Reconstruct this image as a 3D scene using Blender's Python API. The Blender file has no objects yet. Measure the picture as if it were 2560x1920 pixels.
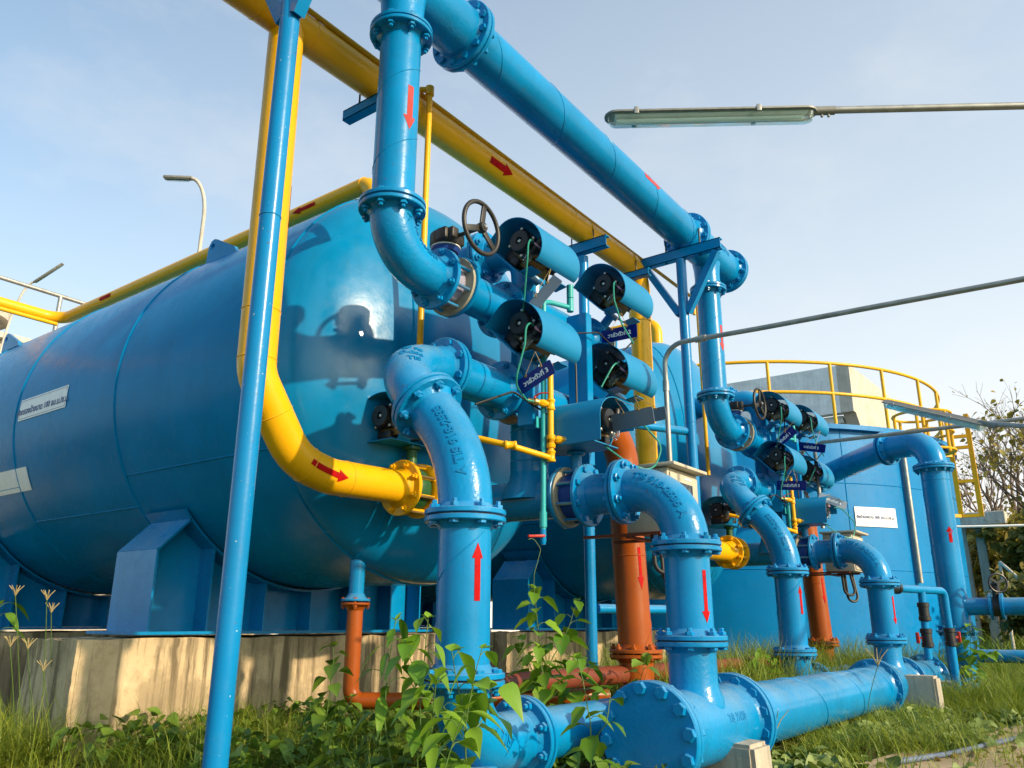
import bpy, bmesh, math, random
import numpy as np
from mathutils import Vector as V, Matrix as M
random.seed(7); rng = np.random.default_rng(7)
SC = bpy.context.scene; COL = SC.collection
H = 0.75                      # eye height; everything is authored with the eye at the origin and lifted at the end
PI = math.pi

# ------------------------------------------------------------------ materials
def nt(name):
    m = bpy.data.materials.new(name); m.use_nodes = True
    t = m.node_tree; return m, t, t.nodes['Principled BSDF'], t.nodes.new, t.links.new
def coords(t, scale=(1,1,1)):
    tc = t.nodes.new('ShaderNodeTexCoord'); mp = t.nodes.new('ShaderNodeMapping')
    mp.inputs['Scale'].default_value = scale
    geo = t.nodes.new('ShaderNodeNewGeometry')
    t.links.new(geo.outputs['Position'], mp.inputs['Vector']); return mp.outputs[0]
def noise(t, vec, scale, detail=4, rough=.55):
    n = t.nodes.new('ShaderNodeTexNoise'); n.inputs['Scale'].default_value = scale
    n.inputs['Detail'].default_value = detail; n.inputs['Roughness'].default_value = rough
    t.links.new(vec, n.inputs['Vector']); return n.outputs['Fac']
def ramp(t, fac, stops):
    r = t.nodes.new('ShaderNodeValToRGB'); e = r.color_ramp.elements
    while len(e) < len(stops): e.new(.5)
    for k, (p, c) in enumerate(stops):
        e[k].position = p; e[k].color = (c if len(c) == 4 else (*c, 1))
    t.links.new(fac, r.inputs[0]); return r.outputs[0]
def mixc(t, fac, a, b, mode='MIX'):
    n = t.nodes.new('ShaderNodeMix'); n.data_type = 'RGBA'; n.blend_type = mode
    for k, v in ((0, fac), (6, a), (7, b)):
        if isinstance(v, (int, float)): n.inputs[k].default_value = v
        elif isinstance(v, tuple): n.inputs[k].default_value = (*v[:3], 1)
        else: t.links.new(v, n.inputs[k])
    return n.outputs[2]
def bump(t, b, h, strength, dist=.01):
    n = t.nodes.new('ShaderNodeBump'); n.inputs['Strength'].default_value = strength
    n.inputs['Distance'].default_value = dist
    t.links.new(h, n.inputs['Height']); t.links.new(n.outputs[0], b.inputs['Normal'])
def paint(name, c, rough=.28, var=.12, dirt=.25, dirtc=(.06,.075,.07), peel=.12, chips=0, chipc=(.45,.5,.5), streak=False, coat=.0, fade=0, wavy=False, worn=None, spec=.3, tint=None):
    m, t, b, N, L = nt(name)
    p = coords(t); n1 = noise(t, p, 2.3, 5); n2 = noise(t, p, 14, 4)
    lo = tuple(x*(1-var) for x in c); hi = tuple(min(1, x*(1+var)) for x in c)
    col = ramp(t, n1, [(.3, lo), (.7, hi)])
    dm = ramp(t, n2, [(.55, (0,0,0)), (.85, (dirt,)*3)])
    col = mixc(t, dm, col, dirtc)
    if streak:
        ps = coords(t, (5, 5, .35)); n3 = noise(t, ps, 3, 5, .65)
        sm = ramp(t, n3, [(.52, (0,0,0)), (.72, (.28,)*3)])
        col = mixc(t, sm, col, (.006,.13,.25))
    if chips:
        n4 = noise(t, p, 70, 3, .5); cm = ramp(t, n4, [(chips, (0,0,0)), (chips+.015, (1,1,1))])
        col = mixc(t, cm, col, chipc)
    if fade:   # chalky dust lying on upper faces, and small rust-brown flecks
        geo = N('ShaderNodeNewGeometry'); sx = N('ShaderNodeSeparateXYZ'); L(geo.outputs['Normal'], sx.inputs[0])
        fu = ramp(t, sx.outputs[2], [(.25, (0,0,0)), (.95, (fade,)*3)]); n6 = noise(t, p, 4.5, 6, .65)
        fm = mixc(t, 1.0, fu, ramp(t, n6, [(.35, (.1,)*3), (.65, (1,1,1))]), 'MULTIPLY')
        col = mixc(t, fm, col, (.30,.36,.38))
        n7 = noise(t, p, 55, 3, .5); col = mixc(t, ramp(t, n7, [(.71, (0,0,0)), (.73, (.7,)*3)]), col, (.10,.05,.03))
    if worn:
        n8 = noise(t, p, 26, 5, .65); col = mixc(t, ramp(t, n8, [(.56, (0,0,0)), (.66, (.8,)*3)]), col, worn)
    L(col, b.inputs['Base Color'])
    rr = ramp(t, n2, [(.3, (rough*.8,)*3), (.75, (min(1, rough*1.5),)*3)]); L(rr, b.inputs['Roughness'])
    b.inputs['Specular IOR Level'].default_value = spec;
    if tint: b.inputs['Specular Tint'].default_value = (*tint, 1)
    b.inputs['Coat Weight'].default_value = coat; b.inputs['Coat Roughness'].default_value = .12
    n5 = noise(t, p, 55, 2); bump(t, b, n5, peel, .004)
    if wavy:
        bn = [n for n in t.nodes if n.type == 'BUMP'][0]; b2 = N('ShaderNodeBump'); b2.inputs['Strength'].default_value = .22; b2.inputs['Distance'].default_value = .03
        L(noise(t, p, 1.7, 2, .4), b2.inputs['Height']); L(b2.outputs[0], bn.inputs['Normal'])
    return m
def plain(name, c, rough=.5, metal=0, var=.15, sc=20, bmp=.1, trans=0, emit=None):
    m, t, b, N, L = nt(name); p = coords(t); n = noise(t, p, sc, 4)
    col = ramp(t, n, [(.3, tuple(x*(1-var) for x in c)), (.7, tuple(min(1, x*(1+var)) for x in c))])
    L(col, b.inputs['Base Color']); b.inputs['Roughness'].default_value = rough; b.inputs['Metallic'].default_value = metal
    if trans: b.inputs['Transmission Weight'].default_value = trans; b.inputs['IOR'].default_value = 1.3
    if bmp: bump(t, b, n, bmp, .004)
    return m
def leafmat(name, c1, c2, rough=.45, sub=.5):
    m, t, b, N, L = nt(name)
    at = N('ShaderNodeAttribute'); at.attribute_name = 'tone'
    col = ramp(t, at.outputs['Fac'], [(0, c1), (1, c2)])
    pq = coords(t); q1 = noise(t, pq, 16, 5, .6); q2 = noise(t, pq, 2.6, 3)
    col = mixc(t, ramp(t, q1, [(.60, (0,0,0)), (.74, (.7,)*3)]), col, (.26,.20,.045)); col = mixc(t, ramp(t, q2, [(.45, (0,0,0)), (.7, (.35,)*3)]), col, (.20,.24,.03))
    L(col, b.inputs['Base Color']); b.inputs['Roughness'].default_value = rough; bump(t, b, q1, .3, .004)
    tr = N('ShaderNodeBsdfTranslucent'); ms = N('ShaderNodeMixShader'); ms.inputs[0].default_value = sub*.7
    L(mixc(t, 1.0, col, (1.0,1.0,.55), 'MULTIPLY'), tr.inputs['Color'])
    out = t.nodes['Material Output']
    L(b.outputs[0], ms.inputs[1]); L(tr.outputs[0], ms.inputs[2]); L(ms.outputs[0], out.inputs[0])
    return m
def concrete(name, c, stain=.55):
    m, t, b, N, L = nt(name); p = coords(t)
    n1 = noise(t, p, 3, 6, .6); col = ramp(t, n1, [(.3, tuple(x*.78 for x in c)), (.7, tuple(min(1,x*1.1) for x in c))])
    ps = coords(t, (6, 6, .3)); n2 = noise(t, ps, 2.6, 6, .65)
    col = mixc(t, ramp(t, n2, [(.46, (0,0,0)), (.60, (stain,)*3)]), col, tuple(x*.18 for x in c))
    pb = coords(t, (1,1,.8)); nb = noise(t, pb, 2.1, 7, .7); col = mixc(t, ramp(t, nb, [(.48, (0,0,0)), (.57, (stain*.6,)*3)]), col, tuple(x*.38 for x in c))
    n3 = noise(t, p, 45, 3, .6); col = mixc(t, ramp(t, n3, [(.6, (0,0,0)), (.75, (.35,)*3)]), col, tuple(x*.45 for x in c))
    L(col, b.inputs['Base Color']); b.inputs['Roughness'].default_value = .9; b.inputs['Specular IOR Level'].default_value = .2
    n4 = noise(t, p, 28, 6, .7); bump(t, b, n4, .45, .012)
    return m
BL = (.001, .21, .48)
MT = dict(
    blue   = paint('blue pipe paint', BL, .22, .16, .16, (.03,.06,.08), fade=.42, streak=True),
    bluer  = paint('cast blue paint', (.0012, .212, .48), .24, .16, .2, (.03,.06,.08), peel=.4, fade=.42, streak=True),
    tank   = paint('tank blue paint', (.0004, .195, .43), .22, .12, .05, (.01,.05,.08), peel=.06, streak=True, wavy=True, spec=.07, tint=(.35,.72,1)),
    dome   = paint('dome blue paint', (.0006, .195, .43), .2, .12, .06, (.01,.05,.08), peel=.08, wavy=True, spec=.42, streak=True),
    litter = leafmat('dry leaf', (.16,.09,.03), (.36,.26,.10), .8, .2),
    tankb  = paint('round tank paint', (.0008, .19, .47), .3, .08, .08, peel=.05, streak=True, spec=.2),
    bluesh = paint('hood sheet paint', (.005, .19, .40), .38, .08, .10, peel=.03),
    post   = paint('post blue paint', (.003, .19, .45), .22, .1, .12, chips=.725, fade=.25, peel=.1),
    dkblue = paint('dark blue seat', (.01, .05, .25), .45, .1, .1),
    yel    = paint('yellow paint', (.80, .40, .004), .3, .06, .12, (.25,.14,.02), peel=.15),
    org    = paint('orange paint', (.31, .066, .006), .3, .12, .2, (.12,.04,.01), peel=.15),
    brn    = paint('red brown pipe paint', (.17, .04, .02), .4, .15, .25, (.08,.04,.02)),
    teal   = paint('teal plastic', (.03, .36, .38), .35, .08, .1),
    green  = paint('green valve paint', (.02, .09, .03), .4, .1, .1),
    red    = paint('red arrow paint', (.42, .003, .004), .6, .15, .1, (.2,.01,.01), peel=.05, worn=(.22,.006,.015), spec=.1),
    redfade= paint('faded red arrow paint', (.46, .05, .045), .6, .12, .2, (.30,.12,.12), worn=(.2,.10,.14), spec=.15),
    redknob= paint('red handle', (.45, .03, .02), .45, .1, .2),
    beigeR = plain('beige gasket ring', (.30,.27,.20), .7),
    seatw  = plain('pale seat', (.28,.27,.36), .5),
    brass  = plain('brass rod', (.5,.32,.12), .35, .8),
    steel  = plain('zinc bolt', (.55,.53,.5), .35, .9),
    galv   = plain('galvanised conduit', (.36,.35,.32), .45, .55, .2, 12),
    black  = plain('black plastic', (.012,.012,.014), .42),
    gold   = plain('bronze anodised body', (.20,.12,.03), .4, .4),
    pink   = plain('pink ring', (.6,.25,.35), .5),
    clear  = plain('clear bowl', (.85,.85,.85), .08, 0, .02, 5, 0, .9),
    wheel  = plain('black iron', (.028,.024,.02), .45, .1),
    gasket = plain('black gasket', (.02,.025,.03), .8),
    hose   = paint('green air hose', (.03, .26, .19), .3, .05, .05),
    cable  = plain('black cable', (.015,.013,.012), .5),
    cord   = plain('tan cord', (.45,.28,.1), .8),
    plate  = paint('navy sign enamel', (.001,.008,.15), .22, .05, .03, peel=.02),
    plateg = plain('sign glare grey', (.17,.21,.26), .35, .3, .08, 6, .03),  # grey-blue base colour stands in for sky glare on the sign plates
    white  = plain('white lettering', (.78,.78,.76), .5, 0, .04),
    label  = plain('white label', (.86,.85,.82), .5, 0, .06),
    navy   = plain('navy lettering', (.02,.05,.2), .5),
    dim    = paint('raised lettering paint', (.003,.18,.42), .3, .1, .1),
    box    = plain('beige enclosure', (.47,.41,.31), .5, 0, .06, 8, .05),
    glass  = plain('dark window', (.02,.03,.03), .1, 0, .1, 4, 0),
    conc   = concrete('weathered concrete', (.57,.44,.27), .85),
    conc2  = concrete('block concrete', (.46,.41,.33), .3),
    wallc  = concrete('rendered wall', (.60,.54,.46), .18),
    wallg  = concrete('grey rendered wall', (.80,.82,.81), .12),
    lampb  = plain('lamp housing', (.24,.23,.20), .5, .2),
    tubeg  = plain('fluorescent tube', (.80,.86,.82), .3, 0, .02, 3, 0),
    diff   = plain('lamp cover', (.62,.78,.72), .12, 0, .06, 9, .03, .75),
    bark   = plain('bark', (.13,.095,.07), .9, 0, .3, 30, .6),
    stem   = plain('green stem', (.09,.16,.03), .6),
    dry    = plain('dry stalk', (.38,.30,.14), .8),
    leaf   = leafmat('leaf', (.05,.16,.010), (.24,.42,.03), .4, .5),
    leafc  = leafmat('creeper leaf', (.06,.115,.018), (.25,.32,.075), .55, .35),
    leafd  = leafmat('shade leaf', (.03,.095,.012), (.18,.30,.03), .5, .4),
    grass  = leafmat('grass blade', (.06,.16,.012), (.44,.46,.05), .5, .5),
    tleaf  = leafmat('tree leaf', (.10,.105,.022), (.46,.35,.08), .6, .5),
)
def mixshader_clear(m):
    # thin clear plastic: mostly see-through
    t = m.node_tree; b = t.nodes['Principled BSDF']; tr = t.nodes.new('ShaderNodeBsdfTransparent'); ms = t.nodes.new('ShaderNodeMixShader')
    ms.inputs[0].default_value = .45; tr.inputs[0].default_value = (.9,.97,.94,1)
    t.links.new(tr.outputs[0], ms.inputs[1]); t.links.new(b.outputs[0], ms.inputs[2]); t.links.new(ms.outputs[0], t.nodes['Material Output'].inputs[0])
for k in ('clear','diff'): mixshader_clear(MT[k])

# ------------------------------------------------------------------ objects
def thing(name, label, cat, loc=(0,0,0), group=None, mat=None):
    o = bpy.data.objects.new(name, None); COL.objects.link(o); o.empty_display_size = .05
    o['label'] = label; o['category'] = cat
    if group: o['group'] = group
    if mat is None: o.location = loc
    else: o.matrix_world = mat
    return o
def root_of(o):
    while o.parent: o = o.parent
    return o
def emit(name, bm, m, parent=None, local=False, sharp=38, smooth=True):
    """link a bmesh as one object; coordinates are world unless local, and are moved into the root's space"""
    if parent is not None and not local:
        bm.transform(M.Translation(-V(root_of(parent).location)))
    me = bpy.data.meshes.new(name); bm.normal_update(); bm.to_mesh(me); bm.free()
    me.materials.append(MT[m] if isinstance(m, str) else m)
    if smooth:
        me.polygons.foreach_set('use_smooth', [True]*len(me.polygons))
        me.set_sharp_from_angle(angle=math.radians(sharp))
    o = bpy.data.objects.new(name, me); COL.objects.link(o)
    if parent is not None: o.parent = parent
    return o
def tag(o, label, cat, group=None, kind=None):
    if kind: o['kind'] = kind
    if label: o['label'] = label
    if cat: o['category'] = cat
    if group: o['group'] = group
    return o
def dup(root, mat=None, label=None, group=None):
    def cp(o, par):
        c = o.copy(); COL.objects.link(c); c.parent = par
        for ch in o.children: cp(ch, c)
        return c
    r = cp(root, None)
    if mat is not None: r.matrix_world = mat
    if label: r['label'] = label
    if group: r['group'] = group
    return r

# ------------------------------------------------------------------ geometry
def basis_of(a):
    a = V(a).normalized(); h = V((0,0,1)) if abs(a.z) < .9 else V((1,0,0))
    u = h.cross(a).normalized(); return u, a.cross(u), a
class Path:
    def __init__(s, pts, ref=None):
        s.p = [V(p) for p in pts]; n = len(s.p)
        s.t = []
        for i in range(n):
            a = s.p[max(i-1,0)]; b = s.p[min(i+1,n-1)]; s.t.append((b-a).normalized())
        if ref is None: u = basis_of(s.t[0])[0]
        else: u = (V(ref)-s.t[0]*V(ref).dot(s.t[0])).normalized()
        s.n = [u]
        for i in range(1, n):
            q = s.t[i-1].rotation_difference(s.t[i]); u = q @ s.n[-1]; u = (u-s.t[i]*u.dot(s.t[i])).normalized(); s.n.append(u)
        s.b = [s.t[i].cross(s.n[i]) for i in range(n)]
        s.s = [0]
        for i in range(1,n): s.s.append(s.s[-1]+(s.p[i]-s.p[i-1]).length)
        s.len = s.s[-1]
    def fr(s, x):
        x = max(0, min(s.len, x)); i = 0
        while i < len(s.s)-2 and s.s[i+1] < x: i += 1
        f = (x-s.s[i])/max(1e-9, s.s[i+1]-s.s[i])
        return s.p[i].lerp(s.p[i+1], f), s.n[i].lerp(s.n[i+1], f).normalized(), s.b[i].lerp(s.b[i+1], f).normalized()
    def at(s, x, th, r):
        c, n, b = s.fr(x); return c + (n*math.cos(th)+b*math.sin(th))*r
    def theta(s, x, d):
        c, n, b = s.fr(x); return math.atan2(V(d).dot(b), V(d).dot(n))
def fillet(pts, R, seg=8):
    """polyline with rounded corners"""
    P = [V(p) for p in pts]; out = [P[0]]
    for i in range(1, len(P)-1):
        r = R[i-1] if isinstance(R, (list, tuple)) else R
        a = (P[i-1]-P[i]); b = (P[i+1]-P[i]); la, lb = a.length, b.length; a.normalize(); b.normalize()
        ang = a.angle(b); 
        if ang > PI-.02: out.append(P[i]); continue
        d = min(r/math.tan(ang/2), la*.98, lb*.98); r2 = d*math.tan(ang/2)
        c = P[i] + (a+b).normalized()*(r2/math.sin(ang/2))
        v0 = P[i]+a*d-c; v1 = P[i]+b*d-c; tot = v0.angle(v1); ax = v0.cross(v1).normalized()
        for k in range(seg+1): out.append(c + M.Rotation(tot*k/seg, 3, ax) @ v0)
    out.append(P[-1]); return out
def add_tube(bm, path, r, seg=24, cap=True, rf=None):
    rings = []
    for i, p in enumerate(path.p):
        rr = r if rf is None else rf(path.s[i]/max(path.len,1e-9))*r
        rings.append([bm.verts.new(p+(path.n[i]*math.cos(2*PI*k/seg)+path.b[i]*math.sin(2*PI*k/seg))*rr) for k in range(seg)])
    for a, b in zip(rings, rings[1:]):
        for k in range(seg): bm.faces.new((a[k], a[(k+1)%seg], b[(k+1)%seg], b[k]))
    if cap: bm.faces.new(rings[0][::-1]); bm.faces.new(rings[-1])
def add_lathe(bm, prof, c, axis, seg=32, closed=False):
    """prof: list of (radius, height along axis)"""
    u, w, a = basis_of(axis); c = V(c); rings = []
    for r, h in prof:
        if r < 1e-6: rings.append([bm.verts.new(c+a*h)])
        else: rings.append([bm.verts.new(c+a*h+(u*math.cos(2*PI*k/seg)+w*math.sin(2*PI*k/seg))*r) for k in range(seg)])
    pairs = list(zip(rings, rings[1:])) + ([(rings[-1], rings[0])] if closed else [])
    for A, B in pairs:
        for k in range(seg):
            k2 = (k+1) % seg
            if len(A) == 1 and len(B) == 1: continue
            if len(A) == 1: bm.faces.new((A[0], B[k2], B[k]))
            elif len(B) == 1: bm.faces.new((A[k], A[k2], B[0]))
            else: bm.faces.new((A[k], A[k2], B[k2], B[k]))
def add_box(bm, c, size, rot=None, bev=0):
    r = bmesh.ops.create_cube(bm, size=1); vs = r['verts']
    mt = M.Translation(V(c)) @ (rot.to_4x4() if rot is not None else M.Identity(4)) @ M.Diagonal((*size, 1))
    bmesh.ops.transform(bm, matrix=mt, verts=vs)
    if bev:
        es = list({e for v in vs for e in v.link_edges}); bmesh.ops.bevel(bm, geom=es, offset=bev, segments=2, affect='EDGES', profile=.5)
def add_prism(bm, poly, depth, mat=None):
    """poly in local xy, extruded along +z by depth, then placed by mat"""
    mat = mat or M.Identity(4)
    a = [bm.verts.new(mat @ V((x, y, 0))) for x, y in poly]; b = [bm.verts.new(mat @ V((x, y, depth))) for x, y in poly]
    n = len(poly); bm.faces.new(a[::-1]); bm.faces.new(b)
    for i in range(n): bm.faces.new((a[i], a[(i+1)%n], b[(i+1)%n], b[i]))
def add_bar(bm, a, b, w, h, up=(0,0,1), bev=0):
    a = V(a); b = V(b); x = (b-a).normalized(); y = V(up).cross(x).normalized(); z = x.cross(y)
    add_box(bm, (a+b)/2, ((b-a).length, w, h), M((x, y, z)).transposed(), bev)
def add_torus(bm, c, axis, R, r, seg=40, sub=8):
    prof = [(R+r*math.cos(2*PI*k/sub), r*math.sin(2*PI*k/sub)) for k in range(sub)]
    add_lathe(bm, prof, c, axis, seg, True)
def B(): return bmesh.new()
def frame(f, up, loc):
    x = V(f).normalized(); z = V(up); z = (z-x*z.dot(x)).normalized(); y = z.cross(x)
    m = M((x, y, z)).transposed().to_4x4(); m.translation = V(loc); return m
_tm = {}
def text_data(body, size, ext=.002, off=0.0):
    k = (body, size, ext, off)
    if k in _tm: return _tm[k]
    c = bpy.data.curves.new('lettering', 'FONT'); c.body = body; c.size = size; c.extrude = ext; c.offset = off; c.align_x = 'CENTER'; c.align_y = 'CENTER'
    c.resolution_u = 3
    o = bpy.data.objects.new('lettering', c); COL.objects.link(o)
    dg = bpy.context.evaluated_depsgraph_get(); dg.update(); me = o.evaluated_get(dg).to_mesh()
    d = ([tuple(v.co) for v in me.vertices], [tuple(p.vertices) for p in me.polygons])
    o.evaluated_get(dg).to_mesh_clear(); bpy.data.objects.remove(o); bpy.data.curves.remove(c)
    _tm[k] = d; return d
def add_text(bm, fn, body, size, ext=.002, off=0.0):
    vs, fs = text_data(body, size, ext, off)
    bv = [bm.verts.new(fn(*v)) for v in vs]
    for f in fs:
        try: bm.faces.new([bv[i] for i in f])
        except ValueError: pass
def text_on_path(bm, path, s0, th0, r, body, size, flip=1, across=False, ext=.004, off=.0):
    if not across: fn = lambda x, y, z: path.at(s0+x*flip, th0-flip*y/r, r+z)
    else: fn = lambda x, y, z: path.at(s0+y*flip, th0+flip*x/r, r+z)
    add_text(bm, fn, body, size, ext, off)
def arrow_on_path(bm, path, s0, s1, th, r, w=.035, hw=.075, hl=.3, lift=.0016):
    L = s1-s0; sh = s0+L*(1-hl)
    def strip(rows):
        pr = None
        for s, hwid in rows:
            row = [bm.verts.new(path.at(s, th+hwid*(k/3-1)/r, r+lift)) for k in range(7)]
            if pr:
                for k in range(6): bm.faces.new((pr[k], pr[k+1], row[k+1], row[k]))
            pr = row
    n = 8
    strip([(s0+(sh-s0)*i/n, w/2) for i in range(n+1)])
    strip([(sh+(s1-sh)*i/4, hw/2*(1-i/4)+.0004) for i in range(5)])
_bolts = {}
def bolt_mesh(L, d, m):
    k = (round(L,3), round(d,3), m)
    if k in _bolts: return _bolts[k]
    bm = B(); h = d*.7; R = d*.95
    add_lathe(bm, [(0, L/2+h), (R*.85, L/2+h), (R, L/2+h*.85), (R, L/2), (d*.5, L/2), (d*.5, -L/2), (R, -L/2), (R, -L/2-h*.9), (R*.85, -L/2-h), (d*.5, -L/2-h), (d*.5, -L/2-h*1.9), (d*.38, -L/2-h*2.05), (0, -L/2-h*2.05)], (0,0,0), (0,0,1), 6)
    me = bpy.data.meshes.new('bolt'); bm.normal_update(); bm.to_mesh(me); bm.free(); me.materials.append(MT[m])
    _bolts[k] = me; return me
def bolts_on(fl, c, axis, rad, n, L, d, m='blue', ph=.5):
    u, w, a = basis_of(axis); me = bolt_mesh(L, d, m); R = M((u, w, a)).transposed().to_4x4(); rl = V(root_of(fl).location)
    for k in range(n):
        t = 2*PI*(k+ph)/n; o = bpy.data.objects.new('bolt', me); COL.objects.link(o); o.parent = fl
        o.matrix_local = M.Translation(V(c)+(u*math.cos(t)+w*math.sin(t))*rad-rl) @ R @ M.Rotation(random.random()*1.0, 4, 'Z')
def flange(parent, c, axis, R=.17, bore=.1095, t=.024, m='blue', n=0, L=.05, d=.022, off=0.0, hub=True, gasket=False, ph=.5):
    """one flange disc whose mating face is at c and whose body lies on the -axis side; bolts centred on c+axis*off"""
    bm = B(); e = .004; hb = bore+.012
    prof = [(0, 0), (R*.66, 0), (R-e, -.0015), (R, -e), (R, -t+e), (R-e, -t), (hb+.012, -t)]
    if hub: prof += [(hb, -t-.012), (bore+.001, -t-.03), (0, -t-.03)]
    else: prof += [(0, -t)]
    add_lathe(bm, prof, c, axis, 40)
    f = emit('flange', bm, m, parent)
    if gasket:
        g = B(); add_lathe(g, [(0,-.003), (R*.93,-.003), (R*.93,.004), (0,.004)], V(c)+V(axis).normalized()*.001, axis, 32); emit('gasket', g, 'gasket', f)
    if n: bolts_on(f, V(c)+V(axis).normalized()*off, axis, R*.835, n, L, d, m, ph)
    return f
def weld(parent, path, s, r, m='blue', t=.004):
    c, n, b = path.fr(s); bm = B(); add_torus(bm, c, n.cross(b), r, t, 36, 6); return emit('weld_seam', bm, m, parent)
def spiral(parent, path, s0, s1, pitch, r, th0=0, m='blue'):
    n = int((s1-s0)/.02)+2; pts = [path.at(s0+(s1-s0)*i/n, th0+2*PI*(s0+(s1-s0)*i/n)/pitch, r) for i in range(n+1)]
    bm = B(); add_tube(bm, Path(pts), .0035, 6); return emit('weld_seam', bm, m, parent)
def tube_obj(name, parent, pts, r, m, seg=24, ref=None, rf=None):
    p = Path(pts, ref); bm = B(); add_tube(bm, p, r, seg, True, rf); return emit(name, bm, m, parent), p
G = -H
# ------------------------------------------------------------------ actuated valve prototype (local frame: x = open front, z = stem, y = right side seen from the front)
def add_hood(bm, L, w=.190, x0=-.11, x1=.27, z0=.262, th=.004):
    zc = z0+.118; prof = [(-w, z0-.01)]
    prof += [(-w*math.cos(PI*k/18), zc+.138*math.sin(PI*k/18)) for k in range(18)]
    prof += [(w*.99, zc+.005), (w*.96, zc-.012)]
    n = len(prof)
    nor = []
    for i in range(n):
        a = prof[max(i-1,0)]; b = prof[min(i+1,n-1)]; d = math.hypot(b[0]-a[0], b[1]-a[1]); nor.append(((b[1]-a[1])/d, -(b[0]-a[0])/d))
    o = [[bm.verts.new((x, p[0], p[1])) for p in prof] for x in (x0, x1)]
    i_ = [[bm.verts.new((x, p[0]+q[0]*th, p[1]+q[1]*th)) for p, q in zip(prof, nor)] for x in (x0, x1)]
    for k in range(n-1):
        bm.faces.new((o[0][k], o[0][k+1], o[1][k+1], o[1][k])); bm.faces.new((i_[0][k+1], i_[0][k], i_[1][k], i_[1][k+1]))
        for e, s in ((0,1),(1,-1)):
            q = (o[e][k], i_[e][k], i_[e][k+1], o[e][k+1]); bm.faces.new(q if s == 1 else q[::-1])
    for k in (0, n-1): bm.faces.new((o[0][k], o[1][k], i_[1][k], i_[0][k]))
def make_valve(label, stem_m='blue', body_m='dkblue', ring=True, group=None):
    t = thing('actuated_valve', label, 'valve', group=group)
    b = B(); add_lathe(b, [(.10,-.05),(.118,-.05),(.128,-.03),(.128,.03),(.118,.05),(.10,.05)], (0,0,0), (1,0,0), 36, True); bd = emit('wafer_body', b, body_m, t, True)
    if ring:
        b = B(); add_lathe(b, [(.11,-.062),(.164,-.062),(.166,-.048),(.13,-.046),(.11,-.046)], (0,0,0), (1,0,0), 40, True); emit('seat_ring', b, 'beigeR', t, True)
        b = B(); add_lathe(b, [(.10,.02),(.132,.02),(.136,.03),(.132,.04),(.10,.04)], (0,0,0), (1,0,0), 36, True); emit('seal_band', b, 'dkblue', t, True)
    for k in range(8):
        a = 2*PI*(k+.5)/8; b = B(); add_lathe(b, [(0,-.055),(.0085,-.055),(.0085,.055),(0,.055)], (0, .143*math.cos(a), .143*math.sin(a)), (1,0,0), 8); emit('tie_rod', b, 'brass', t, True)
    b = B(); add_lathe(b, [(0,.10),(.036,.10),(.032,.13),(.030,.225),(.05,.23),(.05,.245),(0,.245)], (0,0,0), (0,0,1), 20); emit('stem', b, stem_m, t, True)
    # bracket folded under the hood
    b = B(); add_box(b, (.05,-.06,.252), (.36,.25,.006)); add_bar(b, (.13,.055,.255), (.13,.10,.32), .006, .10, (1,0,0)); add_bar(b, (-.13,.055,.255), (-.13,.10,.32), .006, .10, (1,0,0))
    for x in (-.03,.03): add_lathe(b, [(0,-.012),(.010,-.012),(.010,.0),(0,.0)], (x,.03,.25), (0,0,1), 6)
    emit('bracket', b, 'bluesh', t, True)
    b = B(); add_hood(b, 0); emit('hood', b, 'bluesh', t, True)
    # actuator
    z = .392; y = -.03; ax = .055
    b = B(); add_box(b, (ax,y,z-.012), (.25,.115,.135), None, .012)
    for k in (-1,0,1): add_box(b, (ax,y,z-.012+k*.036), (.25,.122,.012))
    add_box(b, (ax+.02,y+.05,z-.075), (.20,.10,.07), None, .005)
    ac = emit('actuator', b, 'gold', t, True)
    for s in (1,-1):
        b = B(); add_box(b, (ax+s*.14,y,z), (.032,.135,.14), None, .014); ec = emit('end_cap', b, 'black', ac, True)
        b = B(); add_lathe(b, [(0,.150),(.066,.150),(.066,.178),(.060,.188),(.022,.188),(.017,.170),(0,.170)], (ax,y,z), (s,0,0), 32)
        emit('cap_disc', b, 'black', ac, True)
        b = B(); add_lathe(b, [(0,.168),(.011,.168),(.011,.183),(.006,.186),(0,.186)], (ax,y,z), (s,0,0), 6); emit('screw', b, 'steel', ac, True)
        for a in (1,-1):
            for c in (1,-1):
                b = B(); add_lathe(b, [(0,.155),(.009,.155),(.009,.163),(.0055,.166),(0,.166)], (ax,y+a*.056,z+c*.059), (s,0,0), 8); emit('bolt', b, 'steel', ac, True)
    b = B(); add_box(b, (.09,-.07,.29), (.17,.085,.075), None, .008); add_box(b, (.18,-.005,.285), (.05,.05,.045), None, .004); emit('limit_switch', b, 'black', t, True)
    # filter regulator on the right of the actuator
    b = B(); add_lathe(b, [(0,.055),(.019,.055),(.021,.05),(.021,.012),(.013,.008),(.013,-.03),(.022,-.034),(.022,-.05),(0,-.05)], (.215,.085,.425), (0,.1,1), 20)
    add_box(b, (.18,.075,.40), (.05,.05,.03), None, .004); fr = emit('air_filter', b, 'black', t, True)
    b = B(); add_lathe(b, [(.014,.004),(.0235,.004),(.0235,.014),(.014,.014)], (.215,.085,.425), (0,.1,1), 20, True); emit('collar', b, 'pink', fr, True)
    b = B(); add_lathe(b, [(.019,-.05),(.020,-.09),(.016,-.108),(.006,-.114),(.006,-.125),(0,-.125)], (.215,.085,.425), (0,.1,1), 18); emit('bowl', b, 'clear', fr, True)
    return t
VALVE = None
def valve(c, flow, up, label, group='valves with hooded actuators', proto=None):
    m = frame(flow, up, c)
    return dup(proto, m, label, group)

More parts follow.
